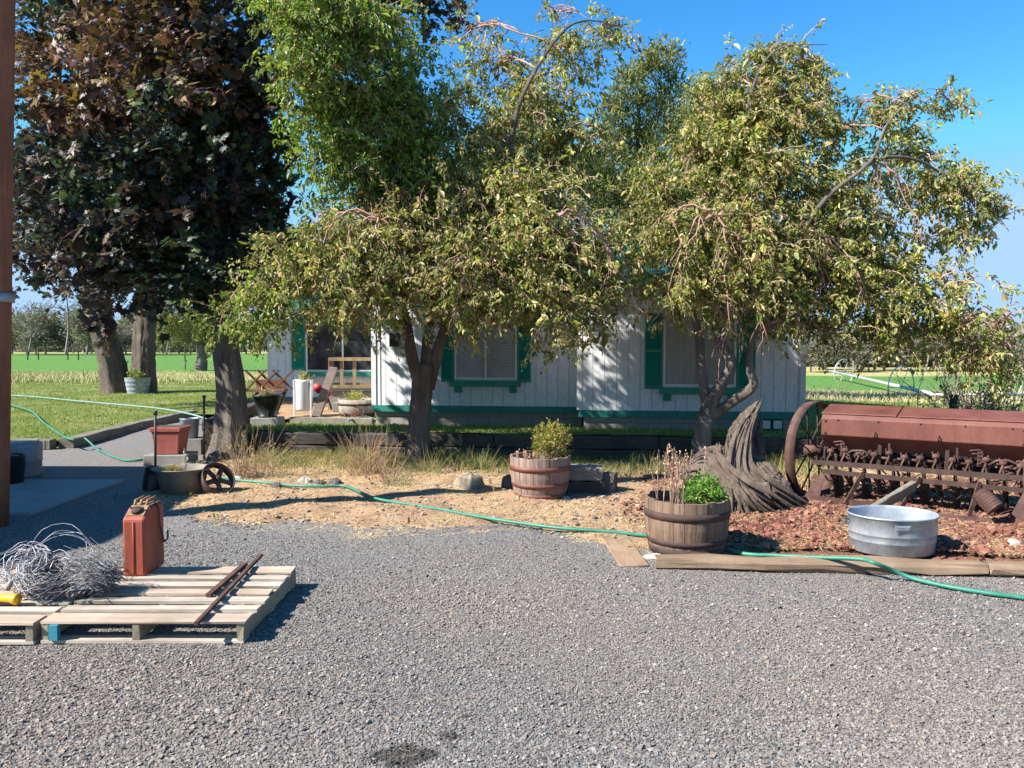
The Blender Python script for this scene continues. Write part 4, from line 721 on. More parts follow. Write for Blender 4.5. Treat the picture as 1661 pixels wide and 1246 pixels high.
tie((P(945,800).x,P(945,800).y,-.012),(P(1030,922).x,P(1030,922).y,-.02),.24,.045,'plankdirt','flat_plank','pale flat plank half buried between gravel and dirt left of the big barrel','plank',ch=.012)
# wooden block by the small barrel
wb=thing('timber_block','grey weathered timber block stack just right of the barrel with the bush','timber block',P(955,806))
c=P(955,806); m3=Matrix.Rotation(-.12,3,'Z')
mb=MB(); mb.cbox(c+Vector((-.05,.18,.085)),(.5,.30,.17),m3,.02); mb.build('lower_block',M['tie'],wb); mb=MB(); mb.cbox(c+Vector((-.06,.18,.255)),(.46,.29,.165),m3,.02); mb.build('upper_block',wood('grey_block_wood',(.13,.11,.09),(.27,.235,.195),'x',2),wb)
mb=MB(); mb.cbox(c+Vector((.25,.15,.13)),(.16,.2,.25),Matrix.Rotation(-.3,3,'Z'),.02); mb.build('end_block',M['rockdark'],wb)
def rock(u,v,wd,h,mat,label,dp=None,seed=0,z=0,name='rock'):
    c=P(u,v,z); rs=random.Random(seed); mb=MB(); dp=dp or wd*.8; n=18; prof=[(0,1),(.5,.97),(.85,.72),(1,.3),(.95,-.1),(0,-.12)]
    ph=[rs.uniform(0,6.28) for _ in range(5)]
    mb.lathe([(r*.5,zz*h) for r,zz in prof],(0,0,0),n,smooth=False,wob=lambda a,zz:1+.13*math.sin(2*a+ph[0]+zz*5)+.09*math.sin(3*a+ph[1]-zz*9)+.05*math.sin(7*a+ph[2])+rs.uniform(-.05,.05))
    vs=[(x*wd*1+c.x,y*dp+c.y+dp/2,q*(1+rs.uniform(-.12,.12))+c.z+.01) for x,y,q in mb.v]; m2=MB(); m2.add(vs,mb.f); o=m2.build(name,M[mat],None,c); md=o.modifiers.new('sub','SUBSURF'); md.levels=md.render_levels=1; md.subdivision_type='SIMPLE'; tag(o,label,'rock'); return o
rock(762,797,.33,.19,'rock','tan boulder lying left of the barrel with the bush',seed=1)
rock(825,797,.17,.17,'rockdark','dark stone tucked against the left side of the small barrel',seed=2)
rock(493,790,.17,.10,'rockpale','pale pinkish stone behind the green hose, leftmost of the row',seed=3)
rock(517,791,.15,.07,'rockdark','small grey stone in the middle of the row behind the hose',seed=4)
rock(542,791,.19,.09,'rockdark','dark rounded stone, rightmost of the row behind the hose',seed=5)
rock(447,796,.16,.07,'rockdark','dark clod on the straw in front of the maple',seed=6)
rock(845,815,.17,.05,'rockpale','flat pale stone under the left foot of the small barrel',seed=7)
rock(912,813,.18,.035,'rockpale','thin pale stone in front of the small barrel on the right',seed=8)
rock(708,795,.08,.05,'rockdark','little stone left of the tan boulder',seed=9)
rock(1650,893,.12,.07,'rockpale','small white stone at the right edge on the red cinder',seed=10)
rock(375,783,.25,.06,'rockpale','flat pinkish stone beside the iron wheel',seed=11)
rock(1375,862,.09,.13,'rockdark','dark stone behind the left handle of the metal tub',seed=12)
rock(1082,912,.30,.035,'rockpale','flat pale slab under the left side of the big barrel',seed=13,dp=.18)
# ---------------- plants helpers ----------------
def leafplant(name,c,r,n,pal,label,cat,size=.03,h=1.,grav=.05,parent=None,stem=True,per=12,mat='leaf'):
    c=Vector(c); t=thing(name,label,cat,c); S=np.tile(np.array(c),(n,1))+rng.normal(0,.25,(n,3))*np.array([r[0],r[1],0]); d=unit(rng.normal(0,1,(n,3))*np.array([r[0],r[1],0])/max(r[0],1e-3)*.55+np.array([0,0,.9*h]))
    Nn=twig_nodes(S,d,rng.uniform(.6,1.1,n)*r[2],5,grav,.18); V,Fc,C=leaves_np(Nn,per,size,ap,pal,None,.012,0,.6,.7,tvar=rng.uniform(.75,1.25,(n,1))); npmesh('leaves',V,Fc,M[mat],t,cols=C)
    V,Fc=tubes_np(Nn,np.full(n,.003),np.full(n,.0012)); npmesh('stems',V,Fc,M['twig'],t); return t
def ballbush(name,c,r,n,pal,label,size=.024):
    c=Vector(c); base=c-Vector((0,0,r[2]+.03)); t=thing(name,label,'plant',base); S,dd=blobpts(n,c,np.array(r),.55); Nn=twig_nodes(S,dd+np.array([0,0,.6]),np.full(n,.07),4,.05,.2)
    V,Fc,C=leaves_np(Nn,9,size,ap,pal,None,.01,0,.6,.7,tvar=rng.uniform(.75,1.25,(n,1))); npmesh('leaves',V,Fc,M['leaf'],t,cols=C)
    k=40; S2=np.tile(np.array(base)-np.array([0,0,.08]),(k,1))+rng.normal(0,.02,(k,3)); d2=S[:k]-S2; Nn=np.stack([S2+d2*q for q in np.linspace(0,1,5)],1); V,Fc=tubes_np(Nn,np.full(k,.004),np.full(k,.002)); npmesh('stems',V,Fc,M['twig'],t); return t
# ---------------- barrels ----------------
def barrel(u,v,rt,rb,h,label,tilt=0,hoops=((.70,.80),(.05,.17)),jag=.012,rot=0,mat=None,hm='rustdark',name='barrel_planter'):
    c=P(u,v,.03)+Vector((0,rb,0)); c.x*=c.y/(c.y-rb); t=thing(name,label,'planter',c); ns=24; 
    def rad(z): q=z/h; return rb+(rt-rb)*q+.022*math.sin(q*math.pi)*(1-.3*q)
    sm=MB()
    for k in range(ns):
        a0=2*math.pi*k/ns+.006+rot; a1=2*math.pi*(k+1)/ns-.006+rot; top=h+random.uniform(-jag,jag*.5); off=random.uniform(-.003,.003); zz=[0,h*.25,h*.5,h*.75,top]; vs=[]
        for z in zz:
            for (a,d_) in ((a0,0),((a0+a1)/2,0.0015),(a1,0),(a1,-.025),(a0,-.025)): r=rad(min(z,h))+off+d_; vs.append(c+Vector((math.cos(a)*r,math.sin(a)*r,z)))
        fs=[(i*5+j,i*5+(j+1)%5,(i+1)*5+(j+1)%5,(i+1)*5+j) for i in range(4) for j in range(5)]+[(20,21,22,23,24)]
        sm.add(vs,fs)
    sm.build('staves',mat or M['stave'],t)
    for (a,b) in hoops:
        hb=MB(); z0,z1=a*h,b*h; hb.lathe([(rad(z0)-.004,z0),(rad(z0)+.005,z0),(rad(z1)+.005,z1),(rad(z1)-.004,z1)],c,48); hb.build('hoop',M[hm],t)
    so_=MB(); so_.lathe([(rad(h*.8)-.03,h*.8),(0,h*.84)],c,24,wob=lambda a,z:1); so_.build('soil',M['soil'],t); return t,c
M['staveA']=wood('brown_stave_wood',(.09,.052,.035),(.25,.17,.12),'z',3,crack=(.03,.02,.013),bs=.9)
M['staveB']=wood('pinkish_stave_wood',(.15,.10,.08),(.32,.23,.19),'z',3,crack=(.05,.03,.02),bs=.9)
tA,cA=barrel(1113,908,.350,.300,.46,'large half barrel planter with brown staves and dark hoops beside the edging timber',mat=M['staveA'],hoops=((.66,.80),(.20,.30),(.02,.15)))
tB,cB=barrel(876,812,.345,.285,.47,'smaller half barrel planter with a round yellow-green bush beside the grey timber block',mat=M['staveB'],hoops=((.66,.78),(.27,.37),(.0,.12)),hm='rustred')
GRN=[(.12,.26,.03),(.17,.33,.05),(.09,.19,.025),(.24,.36,.08)]
ballbush('leafy_herb',cA+Vector((.12,-.08,.50)),(.15,.13,.10),260,GRN,'bright green leafy herb growing in the large barrel')
leafplant('small_herb',cA+Vector((.24,-.0,.38)),(.07,.1,.15),26,[(.28,.33,.12),(.2,.3,.08)],'pale green low herb at the right rim of the large barrel','plant',.025)
def drystalks(c,n,h,spread,label,lean=(0,0),name='dry_flower_stalks',mat='paletwig',pods=True,heads=(.60,.38,.29)):
    c=Vector(c); t=thing(name,label,'plant',c); S=np.tile(np.array(c),(n,1))+rng.normal(0,1,(n,3))*np.array([spread,spread*.6,0]); d=unit(rng.normal(0,.10,(n,3))+np.array([lean[0],lean[1],1.]))
    Nn=twig_nodes(S,d,rng.uniform(.6,1,n)*h,7,.0,.05); V,Fc=tubes_np(Nn,np.full(n,.0045),np.full(n,.002),4); npmesh('stems',V,Fc,M[mat],t)
    if pods:
        V,Fc,C=leaves_np(Nn[:,2:],30,.013,(TRV,TRF),[heads,tuple(min(1,1.25*q) for q in heads),tuple(.7*q for q in heads)],None,.009,-.5,.8,0); npmesh('seed_heads',V,Fc,M['leaf'],t,cols=C)
    return t
drystalks(cA+Vector((-.10,-.05,.38)),24,.56,.06,'dry pinkish flower stalks standing in the large barrel')
drystalks(cA+Vector((-.28,-.1,.30)),2,.55,.02,'two thin dry stalks at the left rim of the large barrel',lean=(.05,0))
ballbush('round_bush',cB+Vector((.13,0,.62)),(.19,.18,.19),330,[(.24,.26,.05),(.33,.29,.06),(.16,.21,.04),(.34,.22,.07)],'round yellow-green bush in the smaller barrel')
drystalks(cB+Vector((-.15,-.02,.40)),9,.13,.06,'short dry stems at the left of the smaller barrel',name='dry_sprigs')
# ---------------- galvanised tub ----------------
c=P(1446,905,.045)+Vector((0,.285,0)); c.x*=c.y/(c.y-.285); tub=thing('wash_tub','galvanised metal wash tub standing on the red cinder behind the edging timber','tub',c)
mb=MB(); mb.lathe([(0,.02),(.322,.02),(.328,0),(.334,.004),(.337,.09),(.341,.092),(.342,.105),(.343,.15),(.347,.152),(.348,.16),(.351,.29),(.359,.293),(.364,.301),(.360,.31),(.352,.309),(.345,.29),(.332,.06),(.32,.03),(0,.028)],c,56,sy=.86); mb.build('body',M['galv'],tub)
for (ang) in (2.95,.25):
    hd=MB(); dv=Vector((math.cos(ang),math.sin(ang),0)); tv=Vector((-dv.y,dv.x,0)); q=c+Vector((dv.x*.355,dv.y*.31,.25)); hd.tube([q+tv*.055,q+tv*.055+dv*.05+Vector((0,0,.01)),q-tv*.055+dv*.05+Vector((0,0,.01)),q-tv*.055],.006,6); hd.build('handle',M['rust'],tub)
q=c+Vector((-.06,-.308,.24)); pl=MB(); pl.box(q,(.125,.006,.05),Matrix.Rotation(.15,3,'X')); pl.box(q+Vector((0,-.004,0)),(.10,.006,.032),Matrix.Rotation(.15,3,'X')); pl.build('embossed_plate',M['galv'],tub,bevel=.002)
# ---------------- stump ----------------
sb=P(1200,838); stump=thing('root_stump','grey weathered upturned tree stump with twisted roots left of the seed drill','stump',sb)
mb=MB()
def gn(pts,rad,amp=.085,n=72,ph=None):
    ph=random.random()*6 if ph is None else ph; sp_=smooth_path(pts,10); rr=lerpl(rad,len(sp_)); sp_=[p+Vector((random.gauss(0,.006),random.gauss(0,.006),random.gauss(0,.006))) for p in sp_]
    tw=random.uniform(-2.5,2.5); fq=[random.choice((3,4,5)),random.choice((7,8)),random.choice((12,13)),random.choice((19,21)),29]
    def rid(a,t):
        a=a+tw*t; s=amp*math.sin(fq[0]*a+ph)+amp*.7*math.sin(fq[1]*a+ph*2+2*math.sin(4*t+ph)); s-=amp*.9*abs(math.sin(fq[2]*.5*a+ph*3+math.sin(7*t)))**6; s+=amp*.28*math.sin(fq[3]*a+3*math.sin(9*t))+amp*.2*math.sin(fq[4]*a+ph)
        return 1+s+random.uniform(-.012,.012)
    mb.tube(sp_,rr,n,ridge=rid,smooth=False)
D0=8.75
gn([Q(1195,830,D0),Q(1205,770,D0),Q(1203,715,D0),Q(1215,680,D0),Q(1229,652,D0)],[.30,.21,.145,.10,.012])
gn([Q(1215,780,D0-.05),Q(1228,740,D0-.05),Q(1226,705,D0),Q(1236,678,D0)],[.14,.10,.07,.008])
gn([Q(1190,790,D0),Q(1196,735,D0),Q(1192,700,D0),Q(1203,676,D0)],[.14,.09,.06,.01])
gn([Q(1205,760,D0-.1),Q(1235,780,D0-.25),Q(1265,805,D0-.3),Q(1300,828,D0-.25)],[.15,.19,.15,.04])
gn([Q(1190,790,D0-.15),Q(1220,795,D0-.4),Q(1255,820,D0-.45),Q(1285,835,D0-.4)],[.17,.15,.12,.05])
gn([Q(1175,800,D0-.2),Q(1190,815,D0-.45),Q(1215,838,D0-.5)],[.19,.15,.10])
gn([Q(1185,790,D0-.1),Q(1165,750,D0-.15),Q(1150,735,D0-.1),Q(1118,752,D0-.15)],[.16,.10,.07,.015])
gn([Q(1180,780,D0-.1),Q(1172,745,D0-.1),Q(1165,722,D0-.05)],[.12,.08,.04])
gn([Q(1185,810,D0-.3),Q(1150,800,D0-.35),Q(1120,780,D0-.3),Q(1098,772,D0-.3)],[.18,.14,.08,.02])
gn([Q(1200,815,D0-.3),Q(1165,825,D0-.45),Q(1130,800,D0-.5)],[.18,.13,.05])
gn([Q(1195,800,D0-.35),Q(1180,835,D0-.55),Q(1178,850,D0-.55)],[.14,.09,.05])
gn([Q(1215,790,D0-.35),Q(1245,800,D0-.55),Q(1240,835,D0-.5)],[.09,.09,.04])
FL=[[(1234,650,0),(1212,700,-.10),(1205,755,-.20),(1235,785,-.42),(1296,826,-.42)],[(1226,664,0),(1202,705,-.12),(1192,765,-.28),(1215,800,-.55),(1262,832,-.55)],
 [(1205,676,0),(1190,720,-.08),(1185,775,-.32),(1195,812,-.58),(1215,842,-.62)],[(1168,722,-.1),(1178,755,-.2),(1188,790,-.45),(1185,820,-.6),(1180,850,-.62)],[(1110,758,-.2),(1148,737,-.2),(1180,775,-.38),(1205,800,-.55),(1240,828,-.58)],[(1098,776,-.3),(1128,772,-.38),(1165,790,-.5),(1180,815,-.62),(1178,846,-.64)]]
FLW=[[Q(u,v,D0+dd) for u,v,dd in f] for f in FL]
for q in range(210):   # long weathered fibres flowing from the broken top into the roots
    k=random.uniform(0,len(FLW)-1.001); i_=int(k); t_=k-i_; pts=[a_.lerp(b_,t_) for a_,b_ in zip(FLW[i_],FLW[i_+1])]; off=Vector((random.gauss(0,.035),random.uniform(-.12,.04),random.gauss(0,.03))); pts=[p_+off*(.4+.35*n_) for n_,p_ in enumerate(pts)]
    sp_=smooth_path(pts,7); s0=random.randint(0,8); e0=len(sp_)-random.randint(0,9); sp_=sp_[s0:e0]
    if random.random()<.25: sp_=[sp_[0]+Vector((random.gauss(.01,.02),random.gauss(0,.02),random.uniform(.03,.09)))]+sp_; sp_=[p_+Vector((random.gauss(0,.003),random.gauss(0,.003),random.gauss(0,.003))) for p_ in sp_]
    r_=random.uniform(.009,.03); mb.tube(sp_,lerpl([.003,r_,r_*1.2,r_*1.1,.004],len(sp_)),6,smooth=False)
stp=mb.build('wood',M['stump'],stump)
# ---------------- seed drill ----------------
LW=Vector((3.40,8.72,0)); RW=Vector((4.95,7.68,0)); ax=(RW-LW); LL=ax.length; yaw=math.atan2(ax.y,ax.x); RM=Matrix.Rotation(yaw,3,'Z')
def Dl(x,y,z): return LW+RM@Vector((x,y,z))
drill=thing('seed_drill','rusty old seed drill with a long red-brown hopper and spoked steel wheels on red cinder','farm machine',Dl(LL/2,.2,0))
def dbuild(fn,name,mat,parent=drill,bevel=0):
    mb=MB(); fn(mb); return mb.build(name,mat,parent,bevel=bevel)
def tr(v): return [Dl(*p) for p in v]
hop=MB(); hop.prism([(0,.775),(0,.955),(.035,.995),(.10,1.0),(.44,1.06),(.47,1.03),(.47,.80),(.36,.62),(.14,.62)],-.02,LL+.02); vs=tr(hop.v); hop.v=vs; ho=hop.build('hopper',M['rustred'],drill,bevel=.006)
for (a,b) in ((-.03,LL*.385),(LL*.392,LL+.03)):
    l=MB(); l.prism([(.03,1.004),(.035,1.012),(.455,1.082),(.458,1.074)],a,b); l.v=tr(l.v); l.build('lid',M['rustred'],drill,bevel=.002)
for xx in (LL*.28,LL*.60):
    l=MB(); l.tube(tr([(xx,-.004,.83),(xx,-.03,.835),(xx,-.03,.80),(xx,-.006,.775)]),.007,6); l.build('hook',M['rust'],ho)
for xx in (.01,.01,LL-.02,LL-.02):
    pass
for (xx,z,r_) in [(x_,z_,.011) for x_ in (.02,LL-.02) for z_ in (.80,.93)]+[(.15+k*.4,.945,.008) for k in range(5)]:
    l=MB(); l.tube(tr([(xx,.0,z),(xx,-.010,z)]),r_,8); l.build('rivet',M['rustdark'],ho)
def wheel(x,ycen,zc,r,name='wheel',wdt=.10,n=14,mat='rust'):
    wv=MB(); n2=56; prof=[(-wdt/2,r-.006),(-wdt/2,r+.006),(-.012,r+.008),(0,r+.016),(.012,r+.008),(wdt/2,r+.006),(wdt/2,r-.006),(0,r-.014)]; k=len(prof)
    vs=[Dl(x+a+.22*math.cos(2*math.pi*i/n2)*q,ycen+math.cos(2*math.pi*i/n2)*q,zc+math.sin(2*math.pi*i/n2)*q) for i in range(n2) for a,q in prof]
    wv.add(vs,[(i*k+j,i*k+(j+1)%k,((i+1)%n2)*k+(j+1)%k,((i+1)%n2)*k+j) for i in range(n2) for j in range(k)],True); w_=wv.build(name,M[mat],drill)
    sp_=MB()
    for i in range(n): a=2*math.pi*i/n+.1; off=.05 if i%2 else -.05; sp_.tube([Dl(x+off,ycen+math.cos(a)*.05,zc+math.sin(a)*.05),Dl(x+.22*math.cos(a)*r,ycen+math.cos(a)*(r-.01),zc+math.sin(a)*(r-.01))],.009,6)
    sp_.build('spokes',M['rustdark'],w_)
    h=MB(); h.tube([Dl(x-.10,ycen,zc),Dl(x-.07,ycen,zc),Dl(x+.09,ycen,zc)],[.05,.065,.06],16); h.build('hub',M['rust'],w_)
wheel(-.17,.30,.555,.55); wheel(LL+.16,.30,.555,.55)
def frame(mb):
    mb.beam(Dl(-.10,-.06,.475),Dl(LL+.08,-.06,.475),.012,.05); mb.beam(Dl(-.10,-.03,.452),Dl(LL+.08,-.03,.452),.07,.01)
    mb.beam(Dl(-.05,.45,.46),Dl(LL+.03,.45,.46),.02,.06)
    mb.beam(Dl(.0,-.02,.375),Dl(LL,-.02,.35),.03,.045)
    for xx in (-.02,LL-.02): mb.beam(Dl(xx,-.05,.44),Dl(xx,.5,.60),.012,.06); mb.beam(Dl(xx,.1,.42),Dl(xx,.2,.80),.07,.012,up=(1,0,0))
    for xx in (LL*.3,LL*.64): mb.beam(Dl(xx,-.02,.44),Dl(xx,.12,.78),.012,.035,up=(1,0,0))
dbuild(frame,'frame',M['rustdark'])
def low(mb):
    mb.beam(Dl(-.12,-.16,.09),Dl(LL*.30,-.16,.085),.03,.06); mb.beam(Dl(LL*.42,-.22,.05),Dl(LL*.62,-.22,.05),.035,.06); mb.beam(Dl(LL*.62,-.23,.045),Dl(LL+.02,-.23,.05),.03,.075)
    mb.add(tr([(-.03,-.10,.34),(.05,-.10,.36),(.00,-.15,.07),(-.17,-.15,.07),(-.03,-.09,.34),(.05,-.09,.36),(.00,-.14,.07),(-.17,-.14,.07)]),[(0,1,2,3),(7,6,5,4),(0,4,5,1),(1,5,6,2),(2,6,7,3),(3,7,4,0)])
    mb.add(tr([(LL+.0,-.10,.36),(LL+.10,-.08,.36),(LL+.06,-.22,.05),(LL-.14,-.23,.05),(LL+.0,-.09,.36),(LL+.1,-.07,.36),(LL+.06,-.21,.05),(LL-.14,-.22,.05)]),[(0,1,2,3),(7,6,5,4),(0,4,5,1),(1,5,6,2),(2,6,7,3),(3,7,4,0)])
dbuild(low,'foot_board',M['rust'])
for (x0,x1) in ((.42,.28),(LL*.52,LL*.43),(LL*.80,LL*.76)): dbuild(lambda mb:mb.beam(Dl(x0,-.05,.40),Dl(x1,-.20,.07),.045,.012,up=(0,1,.3)),'brace',M['rust'])
dbuild(lambda mb:mb.tube([Dl(-.2,.30,.555),Dl(LL+.2,.30,.555)],.018,10),'axle',M['rustdark'])
dbuild(lambda mb:mb.tube([Dl(.3,.04,.56),Dl(LL-.25,.04,.56)],.013,8),'lift_shaft',M['rust'])
NR=13
for k in range(NR):
    x=.07+k*(LL-.12)/(NR-1); zt=.60+.02*math.sin(k*2)
    def clamp(mb): 
        mb.tube([Dl(x-.012,-.055,.45),Dl(x-.008,-.05,.52),Dl(x+.010,-.02,.565),Dl(x+.012,.0,zt)],.011,6); mb.tube([Dl(x-.02,.0,zt),Dl(x+.045,.0,zt)],.028,10)
        mb.beam(Dl(x+.02,.0,zt),Dl(x+.03,.08,.50),.02,.02)
        for q in(-.02,.03): mb.tube([Dl(x+q,-.02,zt+.045),Dl(x+q,.0,zt+.01)],.008,5)
    dbuild(clamp,'clamp',M['rust'])
    def opener(mb):
        xa=x+.02; mb.beam(Dl(xa,-.02,.36),Dl(xa+.02,.30,.17),.03,.022); r=.155
        n=20; cc=Dl(xa+.03,.30,.16); nn=RM@Matrix.Rotation(.16*(1 if k%2 else -1),3,'Z')@Vector((1,0,0)); e1=Vector((0,0,1)); e2=nn.cross(e1)
        mb.add([cc+nn*.006]+[cc+(e1*math.cos(6.2832*i/n)+e2*math.sin(6.2832*i/n))*r-nn*.008 for i in range(n)],[(0,1+i,1+(i+1)%n) for i in range(n)]+[tuple(reversed(range(1,n+1)))],False)
        mb.tube([Dl(xa+.0,.22,.60),Dl(xa-.005,.24,.45),Dl(xa+.01,.24,.32),Dl(xa+.02,.22,.2)],[.022,.019,.017,.016],8,ridge=lambda a,t:1+.12*math.sin(t*60))
        mb.tube([Dl(xa+.03,.03,.49),Dl(xa+.02,.12,.33),Dl(xa+.02,.2,.23)],.007,5)
    dbuild(opener,'disc_opener',M['rustdark'])
def pressure(x,mt):
    def f(mb):
        mb.tube([Dl(x-.06,.0,.70),Dl(x+.02,-.01,.715),Dl(x+.05,0,.70),Dl(x+.05,0,.60)],.008,6); mb.tube([Dl(x-.04,.0,.67),Dl(x+.02,.0,.675)],.007,6); mb.beam(Dl(x+.02,0,.55),Dl(x+.02,0,.715),.012,.02,up=(1,0,0))
        for q in range(4): mb.box(Dl(x+.03,-.005,.58+q*.035),(.03,.014,.012),RM)
    dbuild(f,'lever',mt)
pressure(.17,M['rust']); pressure(LL*.78,M['rust'])
for xx in (LL*.355,LL*.69):
    dbuild(lambda mb:mb.beam(Dl(xx,.02,.55),Dl(xx,.0,.72),.035,.008,up=(1,0,0)),'upright_bar',M['rust'])
def chain(x):
    def f(mb):
        for q in range(16):
            a=Dl(x+random.uniform(-.02,.30),random.uniform(-.03,.1),random.uniform(.50,.62)); b=a+Vector((random.uniform(-.09,.09),random.uniform(-.04,.04),random.uniform(-.05,.05))); mb.tube([a,(a+b)/2+Vector((0,0,.02)),b],random.uniform(.008,.016),6)
        mb.tube([Dl(x,.0,.56),Dl(x+.08,-.02,.62),Dl(x+.18,-.01,.63),Dl(x+.30,.0,.57)],.012,6)
    dbuild(f,'gear_linkage',M['rust'])
chain(.22); chain(LL*.83)
for q in range(70):
    if 1:
        x=random.uniform(0,LL); a=Dl(x,random.uniform(.0,.35),random.uniform(.08,.5)); b=a+Vector((random.uniform(-.18,.18),random.uniform(-.1,.15),random.uniform(-.12,.12))); dbuild(lambda mb:mb.beam(a,b,random.uniform(.008,.03),random.uniform(.006,.012)),'linkage_bar',M['rustdark'])
# board and can lying by the drill
a=Q(1418,832,7.75); b=Q(1480,787,8.15); mb=MB(); mb.beam(Q(1405,834,7.85),Q(1482,788,8.1),.05,.12,up=(0,-.3,1),ch=.008); o=mb.build('loose_board',M['timbergrey'],None,a); tag(o,'grey board leaning against the front of the seed drill','board')
c0=Q(1592,808,7.62); c1=Q(1614,821,7.50); mb=MB(); dv=(Q(1583,800,7.66)-Q(1612,825,7.45)); a=Q(1615,826,7.5); b=Q(1588,799,7.62)
pts=[a.lerp(b,t) for t in np.linspace(0,1,25)]; mb.tube(pts,[.085*(1+.03*math.sin(i*1.9)) for i in range(25)],24); o=mb.build('rusty_can',M['rust'],None,a); tag(o,'ribbed rusty can tipped against the right end plate of the seed drill','can')
# ---------------- pallets ----------------
def pallet(x0,y0,wx,wy,rz,label,bl=(.0,)*7):
    t=thing('wooden_pallet',label,'pallet',(x0,y0,0),rz=0,group=None); Rz=Matrix.Rotation(rz,3,'Z'); o=Vector((x0,y0,0)); 
    def bx(mb,cx,cy,cz,sx,sy,sz,tw=0): mb.box(o+Rz@Vector((cx,cy,cz)),(sx,sy,sz),Rz@Matrix.Rotation(tw,3,'Z'),.0035)
    for i,xx in enumerate((.022,wx*.47,wx-.022)):
        mb=MB(); bx(mb,xx,wy/2,.072,.040,wy-.01,.096,random.uniform(-.004,.004)); mb.build('stringer',M['stringer'],t)
    n=7; ws=[.14]+[.095]*5+[.14]; y=0; gap=(wy-sum(ws))/(n-1)
    for i in range(n):
        mb=MB(); bx(mb,wx/2+random.uniform(-.012,.012)+bl[i],y+ws[i]/2,.130+.001*i%2,wx+random.uniform(0,.02),ws[i],.017,random.uniform(-.006,.006)); mb.build('deck_board',M['pallet'] if i%3 else M['palletp'],t); y+=ws[i]+gap
    for yy in (.05,wy/2,wy-.05):
        mb=MB(); bx(mb,wx/2,yy,.0155,wx,.10,.017,random.uniform(-.008,.008)); mb.build('bottom_board',M['pallet'],t)
    return t
fl=P(66,1046); frp=P(400,1040); rz=math.atan2(frp.y-fl.y,frp.x-fl.x)
pA=pallet(fl.x,fl.y,(frp-fl).length,1.14,rz*.6-.03,'grey wooden pallet carrying the red fuel can and two rusty bars')
tz=MB(); tz.box((fl.x+.082,fl.y-.0,.075),(.05,.035,.09)); tz.build('painted_block',M['teal'],pA)
pl2=P(60,1046); pB=pallet(pl2.x-1.21,pl2.y-.02,1.2,1.1,.0,'wooden pallet at the left edge under the wire coils')
DZ=.142
# rusty bars
for (a,b,w,lab_) in (((318,1012),(424,900),.022,'long thin rusty bar lying across the pallet'),((338,966),(398,914),.034,'short rusty angle bar lying beside the long bar on the pallet')):
    A=P(a[0],a[1],DZ+.015); B_=P(b[0],b[1],DZ+.03); mb=MB(); mb.beam(A,B_,w,.022); 
    o=mb.build('rusty_bar',M['rust'],None,A); tag(o,lab_,'metal bar')
# ---------------- fuel can ----------------
cb=P(216,937,DZ-.003)+Vector((0,.18,0)); can=thing('fuel_can','tall faded red metal fuel can with a rusty top standing on the pallet','fuel can',cb)
la=math.pi/2+.02; CR=Matrix.Rotation(la,3,'Z')   # local x = long axis away from camera
def Cn(x,y,z): return cb+CR@Vector((x,y*.92,z*1.05))
body=MB(); prof=[(-.175,.0),(.165,0),(.17,.42),(.15,.45),(-.06,.45),(-.175,.385)]
n=len(prof); ring=[]; hw=.085
vs=[Cn(p[0]*.97,y*1.0,p[1]) for y in(-hw,hw) for p in prof]; body.add(vs,[tuple(range(n)),tuple(reversed(range(n,2*n)))]+[(i,n+i,n+(i+1)%n,(i+1)%n) for i in range(n)]); body.build('body',M['red'],can,bevel=.028)
tp=MB(); tp.add([Cn(x,y,z) for (x,z) in ((-.14,.409),(-.055,.456),(.135,.456)) for y in (-.066,.066)]+[Cn(x,y,z-.02) for (x,z) in ((-.14,.409),(-.055,.456),(.135,.456)) for y in (-.066,.066)],[(0,2,3,1),(2,4,5,3),(6,7,9,8),(8,9,11,10),(0,1,7,6),(4,10,11,5),(0,6,8,2),(2,8,10,4),(1,3,9,7),(3,5,11,9)]); tp.build('top_plate',M['rusttan'],can)
for y in (-.045,0,.045):
    h=MB(); h.tube([Cn(-.045,y,.45),Cn(-.03,y,.485),Cn(.10,y,.488),Cn(.12,y,.452)],.011,8); h.build('handle',M['rusttan'],can)
h=MB(); h.lathe([(.036,0),(.036,.02),(.03,.026),(0,.026)],(0,0,0),18); h.v=[Cn(-.105,0,.425)+CR@(Matrix.Rotation(-.52,3,'Y')@Vector(v)) for v in h.v]; h.build('cap',M['rustdark'],can)
h=MB(); h.beam(Cn(-.105,-.05,.45),Cn(-.105,.05,.45),.014,.012); h.build('cap_lever',M['rustdark'],can)
h=MB(); h.tube([Cn(-.172,0,.02),Cn(-.172,0,.37)],.004,6); h.build('seam',M['red'],can)
h=MB(); h.tube(smooth_path([Cn(.05,-.05,.46),Cn(.03,-.098,.43),Cn(.05,-.10,.3),Cn(.09,-.105,.2),Cn(.13,-.10,.17),Cn(.18,-.10,.185),Cn(.205,-.09,.23)],5),.007,7); h.build('hose_hook',M['rust'],can)
